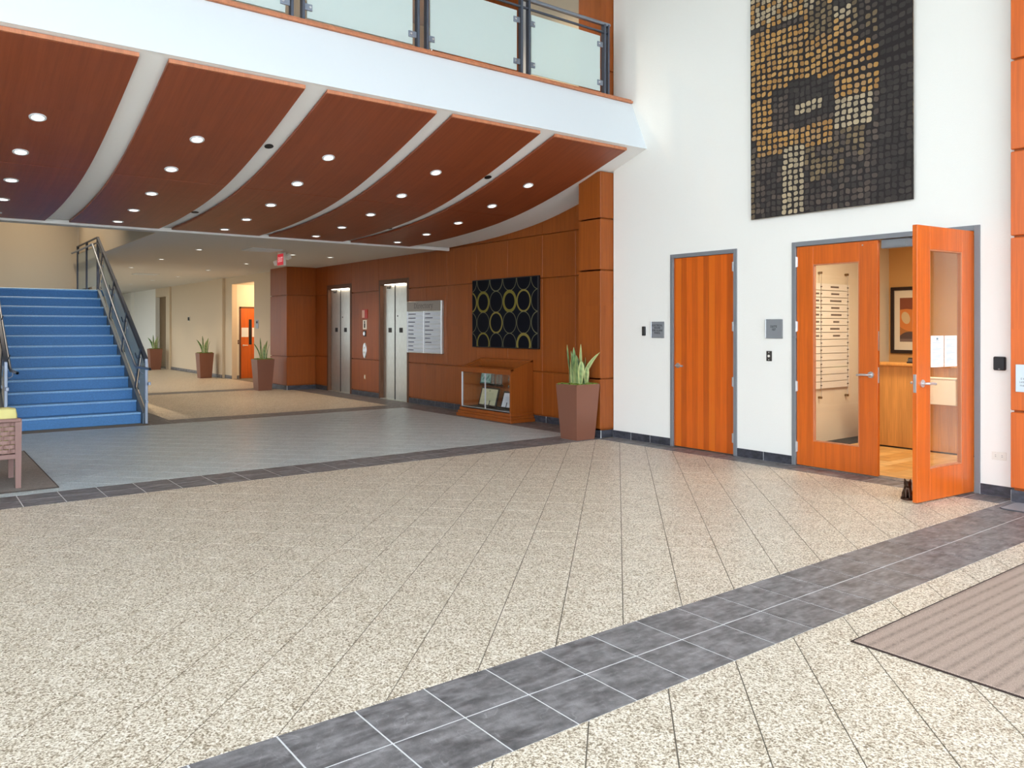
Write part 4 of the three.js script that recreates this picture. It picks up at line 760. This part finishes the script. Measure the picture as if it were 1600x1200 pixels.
function planter(at, label, blades, dark) {
  const p = thing('potted_snake_plant', label, 'plant', at, 'snake plants in brown planters');
  const H = 0.76, b = 0.165, t = 0.215, k = 0.02, q = (r, y) => [[-r, y, -r], [r, y, -r], [r, y, r], [-r, y, r]];
  mesh('planter_box', merge([solid(q(b, 0), q(t, H - 0.01)), ...[[[-t, -t], [t, -t + k]], [[-t, t - k], [t, t]], [[-t, -t], [-t + k, t]], [[t - k, -t], [t, t]]].map(([u, v]) => bx(u[0], v[0], H - 0.012, H, u[1], v[1], 0.002))]), M.pot, p);
  const ms = []; for (let i = 0; i < 70; i++) { const s = new THREE.IcosahedronGeometry(rr(0.018, 0.04), 0); s.scale(1, 0.5, 1); s.rotateY(rnd() * 6); s.translate(rr(-t + 0.02, t - 0.02), H - 0.004 + rr(-0.004, 0.012), rr(-t + 0.02, t - 0.02)); ms.push(s); }
  mesh('moss', merge(ms), M.moss, p).userData.kind = 'stuff';
  for (const [x, a, h, w, lean, dir, tw, pale] of blades) { const m = mesh('leaf', bladeGeo(h, w * 1.45, lean, dir, tw * 0.6, pale || 0), M.leaf, p); m.position.set(x, H - 0.01, -a); }
}
planter([7.41, 0, 8.18], 'large brown square planter with tall variegated snake plant beside the wood column', [[-0.08, 0.06, 0.56, 0.085, 0.16, 3.5, 0.2, 0.5], [-0.06, 0.0, 0.48, 0.08, 0.22, 3.2, 0.9, 0.6], [-0.02, 0.03, 0.52, 0.075, 0.10, 3.0, 2.2, 0.3], [-0.05, -0.05, 0.42, 0.08, 0.2, 2.6, 0.4, 0.7], [0.02, -0.02, 0.36, 0.095, 0.05, 0.4, 0.3, 0.2], [0.05, -0.05, 0.33, 0.09, 0.06, 5.6, 0.9, 0.3], [0.07, 0.03, 0.56, 0.045, 0.04, 0.3, 1.3, 0.9], [0.09, -0.02, 0.38, 0.08, 0.15, 0.2, 0.2, 0.6], [0.08, -0.03, 0.50, 0.06, 0.85, 0.95, 0.8, 0.8], [0.11, -0.06, 0.3, 0.07, 0.2, 5.8, 0.5, 0.6], [-0.03, -0.08, 0.34, 0.09, 0.12, 1.2, 0.2, 0.3], [-0.10, -0.02, 0.44, 0.085, 0.2, 2.9, 0.3, 0.4], [0.03, 0.05, 0.40, 0.09, 0.08, 5.2, 0.1, 0.4], [0.06, -0.09, 0.26, 0.085, 0.15, 0.9, 0.4, 0.3]]);
const farBlades = (k) => [[-0.06, 0, 0.46, 0.06, 0.7, 3.3, 0.2 + k, 0.1], [-0.02, 0.03, 0.54, 0.055, 0.12, 3.0, 1, 0.2], [0.03, -0.02, 0.38, 0.07, 0.1, 1.5, 0.3, 0], [0.05, 0.03, 0.48, 0.06, 0.25, 0.3, 0.6 + k, 0.2], [0.02, 0.05, 0.34, 0.07, 0.15, 0.9, 0.2, 0.1], [0.07, -0.04, 0.40, 0.055, 0.5, 5.9, 0.4, 0], [-0.05, -0.05, 0.32, 0.06, 0.4, 2.4, 0.1, 0]];
planter([6.99, 0, 19.2], 'brown planter with snake plant in front of the far wood column', farBlades(0.2));
planter([7.28, 0, 24.95], 'brown planter with snake plant against the tan corridor wall', farBlades(0.9));
planter([7.25, 0, 30.9], 'brown planter with snake plant beside the dim side passage', farBlades(1.6));

// ------------------------------------------------------------ entrance mats, rug, armchair, door stop
{
  const m = thing('entrance_mat', 'large ribbed brown entrance mat on the granite tiles', 'mat', [3.69, 0, 1.325]);
  const g = bx(0, 3.2, 0.0005, 0.009, 0, 0.742, 0.003);
  mesh('pile', g, new THREE.MeshPhysicalMaterial({ map: matTex, roughness: 1, bumpMap: matTex, bumpScale: 0.002 }), m);
  mesh('rubber_edge', merge([bx(-0.012, 3.21, 0.0003, 0.005, -0.012, 0, 0.001), bx(-0.012, 0, 0.0003, 0.005, 0, 0.754, 0.001), bx(0, 3.21, 0.0003, 0.005, 0.742, 0.754, 0.001)]), std('#3a2b26', 0.9), m);
  const c = thing('floor_mat', 'clear grey plastic floor mat on the slate band by the pilaster', 'mat', [7.38, 0, 2.42]);
  const s = new THREE.Shape(), w = 0.36, h = 0.42, r = 0.05; s.moveTo(r, 0); s.lineTo(w - r, 0); s.quadraticCurveTo(w, 0, w, r); s.lineTo(w, h - r); s.quadraticCurveTo(w, h, w - r, h); s.lineTo(r, h); s.quadraticCurveTo(0, h, 0, h - r); s.lineTo(0, r); s.quadraticCurveTo(0, 0, r, 0);
  mesh('sheet', new THREE.ExtrudeGeometry(s, { depth: 0.004, bevelEnabled: true, bevelSize: 0.002, bevelThickness: 0.001, bevelSegments: 1 }).rotateX(-Math.PI / 2).translate(0, 0.002, 0), std('#9a9ba0', 0.25), c);
  const rim = []; s.getPoints(6).forEach((p) => rim.push([p.x, 0.006, p.y])); rim.pop(); mesh('rim', tube(rim, 0.005, 90, 6, true), std('#55565c', 0.5), c);
  const rug = thing('area_rug', 'grey brown area rug under the woven armchair', 'rug', [-1.6, 0, 8.7]);
  mesh('pile', bx(0, 2.77, 0.0005, 0.011, 0, 2.8, 0.003), new THREE.MeshPhysicalMaterial({ map: rugTex, roughness: 1, bumpMap: rugTex, bumpScale: 0.003 }), rug);
  mesh('bound_edge', merge([bx(-0.01, 2.78, 0.0005, 0.012, -0.012, 0, 0.002), bx(2.77, 2.78, 0.0005, 0.012, 0, 2.8, 0.002), bx(-0.01, 0, 0.0005, 0.012, 0, 2.8, 0.002)]), std('#4c443f', 0.9), rug);
}
{
  const c = thing('woven_armchair', 'brown woven armchair with a pale yellow cushion on the rug', 'chair', [0.53, 0.012, 9.19]);
  const fr = std('#8a6a62', 0.55), wk = std('#8f6f66', 0.7), W = 0.70, D = 0.70;
  for (const s of [-1, 1]) for (const t of [-1, 1]) mesh('leg', solid([[s * 0.33 - 0.022, 0, t * 0.33 - 0.022], [s * 0.33 + 0.022, 0, t * 0.33 - 0.022], [s * 0.33 + 0.022, 0, t * 0.33 + 0.022], [s * 0.33 - 0.022, 0, t * 0.33 + 0.022]], [[s * 0.33 - 0.028, t < 0 ? 0.655 : 0.6, t * 0.335 - 0.028], [s * 0.33 + 0.028, t < 0 ? 0.655 : 0.6, t * 0.335 - 0.028], [s * 0.33 + 0.028, t < 0 ? 0.655 : 0.6, t * 0.335 + 0.028], [s * 0.33 - 0.028, t < 0 ? 0.655 : 0.6, t * 0.335 + 0.028]]), fr, c);
  mesh('seat_frame', merge([bx(-0.34, 0.34, 0.28, 0.325, -0.35, -0.31, 0.004), bx(-0.34, 0.34, 0.28, 0.325, 0.31, 0.35, 0.004), bx(-0.35, -0.31, 0.28, 0.325, -0.33, 0.33, 0.004), bx(0.31, 0.35, 0.28, 0.325, -0.33, 0.33, 0.004), bx(-0.33, 0.33, 0.30, 0.32, -0.33, 0.33, 0)]), fr, c);
  const weave = (len, h0, h1) => { const out = [], rows = Math.round((h1 - h0) / 0.043), cols = Math.round(len / 0.05);
    for (let j = 0; j < rows; j++) { const pos = [], idx = [], n = cols * 4, y = h0 + (j + 0.5) * (h1 - h0) / rows; for (let i = 0; i <= n; i++) { const x = -len / 2 + len * i / n, z = 0.009 * Math.sin(i / 4 * Math.PI + j * Math.PI); for (const [dy, dz] of [[-0.018, -0.003], [0.018, -0.003], [0.018, 0.003], [-0.018, 0.003]]) pos.push(x, y + dy, z + dz); if (i < n) for (let k = 0; k < 4; k++) { const a = i * 4 + k, b = i * 4 + (k + 1) % 4; idx.push(a, a + 4, b, b, a + 4, b + 4); } } const g = new THREE.BufferGeometry(); g.setAttribute('position', new THREE.Float32BufferAttribute(pos, 3)); g.setIndex(idx); g.computeVertexNormals(); out.push(g.toNonIndexed()); }
    for (let i = 0; i <= cols; i++) { const g = new THREE.CylinderGeometry(0.005, 0.005, h1 - h0, 6).translate(-len / 2 + len * i / cols, (h0 + h1) / 2, 0).toNonIndexed(); g.deleteAttribute('uv'); out.push(g); } return mergeGeometries(out); };
  mesh('woven_back', weave(0.62, 0.33, 0.63).translate(0, 0, 0.335), wk, c);
  for (const s of [-1, 1]) mesh('woven_side', weave(0.62, 0.33, 0.57).rotateY(Math.PI / 2).translate(s * 0.33, 0, 0), wk, c);
  mesh('top_frame', merge([bx(-0.35, 0.35, 0.63, 0.662, -0.37, -0.30, 0.006), bar([-0.33, 0.645, -0.32], [-0.33, 0.6, 0.35], 0.055, 0.03), bar([0.33, 0.645, -0.32], [0.33, 0.6, 0.35], 0.055, 0.03)]), fr, c);
  const cushion = (w, h, d) => { const g = new THREE.BoxGeometry(w, h, d, 10, 6, 10), p = g.attributes.position; for (let i = 0; i < p.count; i++) { const v = new THREE.Vector3().fromBufferAttribute(p, i), q = new THREE.Vector3(Math.max(-w / 2 + 0.04, Math.min(w / 2 - 0.04, v.x)), Math.max(-h / 2 + 0.04, Math.min(h / 2 - 0.04, v.y)), Math.max(-d / 2 + 0.04, Math.min(d / 2 - 0.04, v.z))), e = v.clone().sub(q); if (e.length() > 0) e.setLength(0.04); p.setXYZ(i, q.x + e.x, q.y + e.y, q.z + e.z); } g.computeVertexNormals(); return g; };
  const cm = std('#d2c984', 0.95);
  mesh('seat_cushion', cushion(0.60, 0.13, 0.58).translate(0, 0.39, -0.02), cm, c);
  mesh('back_cushion', cushion(0.66, 0.40, 0.15).rotateX(0.06).translate(0.0, 0.56, 0.22), cm, c);
}
{ // little cat door stop of bronze
  const k = thing('cat_doorstop', 'small dark bronze sitting cat doorstop against the open door', 'doorstop', [7.155, 0, 3.50]);
  mesh('base', new THREE.CylinderGeometry(0.062, 0.07, 0.018, 28).scale(1.15, 1, 0.85).translate(0, 0.009, 0), M.bronzeDark = std('#4a3428', 0.35, { metalness: 0.7 }), k);
  const caps = [[[0.015, 0.05, 0], [-0.005, 0.095, 0], 0.046, 0.032], [[-0.005, 0.095, 0], [-0.015, 0.135, 0], 0.026, 0.030], [[-0.015, 0.135, 0], [-0.036, 0.128, 0], 0.030, 0.014], [[-0.03, 0.09, 0.014], [-0.042, 0.022, 0.016], 0.011, 0.010], [[-0.03, 0.09, -0.014], [-0.042, 0.022, -0.016], 0.011, 0.010], [[0.02, 0.03, 0.03], [-0.02, 0.025, 0.036], 0.018, 0.012], [[0.02, 0.03, -0.03], [-0.02, 0.025, -0.036], 0.018, 0.012], [[0.05, 0.03, 0.0], [0.055, 0.026, 0.04], 0.010, 0.007], [[-0.010, 0.154, 0.018], [-0.008, 0.18, 0.024], 0.012, 0.004], [[-0.010, 0.154, -0.018], [-0.008, 0.18, -0.024], 0.012, 0.004]];
  const res = 44, mc = new MarchingCubes(res, M.bronzeDark, false, false, 40000), half = res / 2, S = 0.1; mc.isolation = 0;
  for (let z = 0; z < res; z++) for (let y = 0; y < res; y++) for (let x = 0; x < res; x++) {
    const p = [(x - half) / half * S, (y - half) / half * S + 0.1, (z - half) / half * S]; let d = 1;
    for (const [a, b, r0, r1] of caps) { const ab = b.map((v, i) => v - a[i]), ap = p.map((v, i) => v - a[i]), t = Math.max(0, Math.min(1, (ab[0] * ap[0] + ab[1] * ap[1] + ab[2] * ap[2]) / (ab[0] ** 2 + ab[1] ** 2 + ab[2] ** 2))); const e = Math.hypot(ap[0] - ab[0] * t, ap[1] - ab[1] * t, ap[2] - ab[2] * t) - (r0 + (r1 - r0) * t), h = Math.max(0.012 - Math.abs(d - e), 0) / 0.012; d = Math.min(d, e) - h * h * 0.003; }
    mc.field[x + y * res + z * res * res] = -d;
  }
  mc.update(); const g = new THREE.BufferGeometry(), nV = mc.count ?? mc.geometry.drawRange.count;
  g.setAttribute('position', new THREE.Float32BufferAttribute(mc.positionArray.slice(0, nV * 3), 3)); g.setAttribute('normal', new THREE.Float32BufferAttribute(mc.normalArray.slice(0, nV * 3), 3));
  g.scale(S, S, S).translate(0, 0.1, 0); mesh('cat_body', g, M.bronzeDark, k); k.rotation.y = 0.5;
}

// ------------------------------------------------------------ the office behind the double doors
{
  const fl = struct('floor', 'pale wooden plank floor of the office', 'floor'); mesh('subfloor', bx(8.0, 12.2, -0.25, -0.006, 0.8, 7.4, 0), M.woodBack, fl);
  for (let i = 0; i < 22; i++) { let x = 8.06 - rr(0, 0.6); while (x < 11.6) { const l = rr(0.6, 1.1), x0 = Math.max(8.06, x), x1 = Math.min(11.6, x + l); if (x1 - x0 > 0.02) mesh('plank', bx(x0 + 0.001, x1 - 0.001, -0.008, 0.0, 2.85 + i * 0.125, 2.85 + (i + 1) * 0.125 - 0.001, 0.0008, [rnd() * 4, rnd() * 4]), M.plank[Math.floor(rnd() * 3)], fl); x += l; } }
  mesh('carpet', bx(8.06, 11.6, -0.008, 0.0, 5.605, 6.0, 0), std('#4d535c', 0.95, { map: rugTex }), fl);
  mesh('threshold', bx(7.91, 8.06, -0.01, 0.004, D2[0] + 0.05, D2[1] - 0.05, 0.003), M.slate, fl);
  structMesh('wall_back', bx(8.06, 11.75, 0, 2.9, 5.95, 6.07, 0), M.cream, 'cream office wall carrying the hanging name board', 'wall');
  structMesh('wall_right', bx(11.6, 11.75, 0, 2.9, 1.0, 5.95, 0), M.ochre = std('#d3a263', 0.85), 'ochre office wall behind the reception counter', 'wall');
  structMesh('wall_front', bx(8.06, 11.75, 0, 2.9, 0.9, 1.0, 0), M.cream, 'cream office side wall', 'wall');
  structMesh('wall_right', bx(11.75, 11.9, 0, 2.9, 5.95, 7.2, 0), M.tan, 'tan office wall past the corner', 'wall');
  structMesh('ceiling', bx(8.06, 11.9, 2.8, 2.9, 0.9, 7.2, 0), M.ceilWhite, 'white office ceiling', 'ceiling');
  const pl = thing('ceiling_light', 'square office ceiling light panel behind the double doors', 'light', [9.3, 2.8, 4.2]);
  mesh('frame', merge([bx(-0.32, 0.32, -0.02, 0, -0.62, -0.59, 0.002), bx(-0.32, 0.32, -0.02, 0, 0.59, 0.62, 0.002), bx(-0.32, -0.29, -0.02, 0, -0.59, 0.59, 0.002), bx(0.29, 0.32, -0.02, 0, -0.59, 0.59, 0.002)]), M.plasticWhite, pl);
  mesh('lamp_panel', bx(-0.29, 0.29, -0.012, 0, -0.59, 0.59, 0), glow(new THREE.Color().setRGB(1, 0.88, 0.68), 3), pl);
  const ra = new THREE.RectAreaLight(new THREE.Color().setRGB(1, 0.84, 0.62), 34 * LAMP, 0.56, 1.16); ra.position.set(0, -0.03, 0); ra.lookAt(0, -5, 0); ra.rotation.set(-Math.PI / 2, 0, 0); pl.add(ra);
  // reception counter
  const c = thing('reception_counter', 'maple reception counter with a ledge behind the open door', 'counter', [10.05, 0, 2.6]);
  mesh('front_panel', bx(0, 0.05, 0.02, 1.05, 0, 2.75, 0.003), M.maple, c); mesh('end_panel', bx(0.05, 0.7, 0.02, 1.05, 2.7, 2.75, 0.003), M.maple, c); mesh('kick', bx(0.015, 0.05, 0, 0.02, 0, 2.75, 0), M.black, c);
  mesh('ledge', bx(-0.06, 0.3, 1.05, 1.085, -0.02, 2.79, 0.006), M.maple, c);
  mesh('drop_box', merge([bx(-0.09, 0, 0.60, 0.91, 1.70, 2.03, 0.006), bx(-0.095, 0, 0.91, 0.93, 1.695, 2.035, 0.004)]), M.cream, c).userData.label = 'pale beige box fixed to the counter front';
  const bc = thing('card_holder', 'small black card holder on the reception ledge', 'card holder', [10.12, 1.085, 4.90]); mesh('base', bx(-0.03, 0.03, 0, 0.02, -0.05, 0.05, 0.003), M.black, bc); mesh('back', bx(0.015, 0.025, 0.02, 0.07, -0.05, 0.05, 0.002), M.black, bc); mesh('cards', bx(-0.01, 0.014, 0.02, 0.055, -0.044, 0.044, 0.001), std('#55524e', 0.7), bc);
  const st = thing('counter_card', 'black and white standing card on the reception ledge', 'sign', [10.14, 1.085, 4.80]); const ct = canvasTex(128, 220, (k) => { k.fillStyle = '#efe9dc'; k.fillRect(0, 0, 128, 220); k.fillStyle = '#26242a'; k.fillRect(10, 10, 108, 110); k.fillStyle = '#efe9dc'; k.fillRect(40, 30, 50, 30); k.fillRect(30, 72, 36, 26); }); mesh('holder', bx(0, 0.012, 0, 0.26, -0.06, 0.06, 0.002), M.plasticWhite, st); mesh('card_face', printX(0.11, 0.24, -0.0005, 0.13, 0), new THREE.MeshStandardMaterial({ map: ct, roughness: 0.6 }), st); mesh('foot', bx(-0.03, 0.04, 0, 0.008, -0.06, 0.06, 0.002), M.plasticWhite, st);
  // picture
  const pc = thing('framed_picture', 'dark framed orange and brown abstract picture on the office wall', 'picture', [11.6, 1.16, 5.635]);
  mesh('frame', merge([bx(-0.04, 0, 0, 0.05, -0.275, 0.275, 0.006), bx(-0.04, 0, 0.92, 0.97, -0.275, 0.275, 0.006), bx(-0.04, 0, 0.05, 0.92, -0.275, -0.225, 0.006), bx(-0.04, 0, 0.05, 0.92, 0.225, 0.275, 0.006)]), std('#2a1c18', 0.4), pc);
  mesh('mat_board', bx(-0.015, 0, 0.05, 0.92, -0.225, 0.225, 0), M.cream, pc);
  const at = canvasTex(400, 460, (k, w, h) => { k.fillStyle = '#b5743a'; k.fillRect(0, 0, w, h); k.fillStyle = '#8a4a2e'; k.fillRect(0, 0, w, 120); k.fillStyle = '#d9823c'; k.beginPath(); k.moveTo(0, 130); k.quadraticCurveTo(200, 90, 400, 170); k.lineTo(400, 330); k.quadraticCurveTo(180, 380, 0, 300); k.fill(); k.fillStyle = '#d8b98a'; k.beginPath(); k.ellipse(120, 210, 90, 60, 0.3, 0, 7); k.fill(); k.fillStyle = '#5b4640'; k.beginPath(); k.moveTo(0, 400); k.quadraticCurveTo(140, 320, 400, 380); k.lineTo(400, 460); k.lineTo(0, 460); k.fill(); k.fillStyle = '#7d675c'; k.fillRect(0, 430, 400, 30); });
  mesh('print', printX(0.29, 0.64, -0.0155, 0.49, 0), new THREE.MeshStandardMaterial({ map: at, roughness: 0.6 }), pc);
  // hanging name board
  const nb = thing('hanging_name_board', 'cream name strips hung on wires seen through the closed glass leaf', 'directory', [9.45, 0.72, 5.95]);
  const X0 = -1.0, X1 = 1.0, cols = [X0, 0.28 - 0.0, X1];
  for (let i = 0; i < 15; i++) { const y = i * 0.0945; for (let k = 0; k < 2; k++) { const s = mesh('name_strip', bx(cols[k] + 0.004, cols[k + 1] - 0.004, y, y + 0.086, -0.035, -0.029, 0.001), M.plasticWhite, nb);
    if (i > 6 && !(k === 0 && i === 14)) mesh('printed_line', bx(k ? 0.5 + rr(0, 0.1) : 0.02 - rr(0, 0.2), k ? 0.72 + rr(0, 0.12) : 0.24, y + 0.032, y + 0.056, -0.0356, -0.0345, 0), std('#6b5f58', 0.7), s); } }
  for (const x of [0.28, 0.94]) { mesh('wire', bx(x - 0.003, x + 0.003, -0.14, 1.56, -0.045, -0.039, 0), M.chrome, nb); for (const y of [-0.12, 1.55]) mesh('anchor', new THREE.CylinderGeometry(0.016, 0.016, 0.05, 14).rotateX(Math.PI / 2).translate(x, y, 0.025), std('#8a7350', 0.3, { metalness: 0.8 }), nb); for (let i = 0; i < 15; i++) mesh('clamp', bx(x - 0.012, x + 0.012, i * 0.0945 + 0.035, i * 0.0945 + 0.05, -0.05, -0.036, 0.002), std('#5d5148', 0.4), nb); }
}

renderer.render(scene, camera);
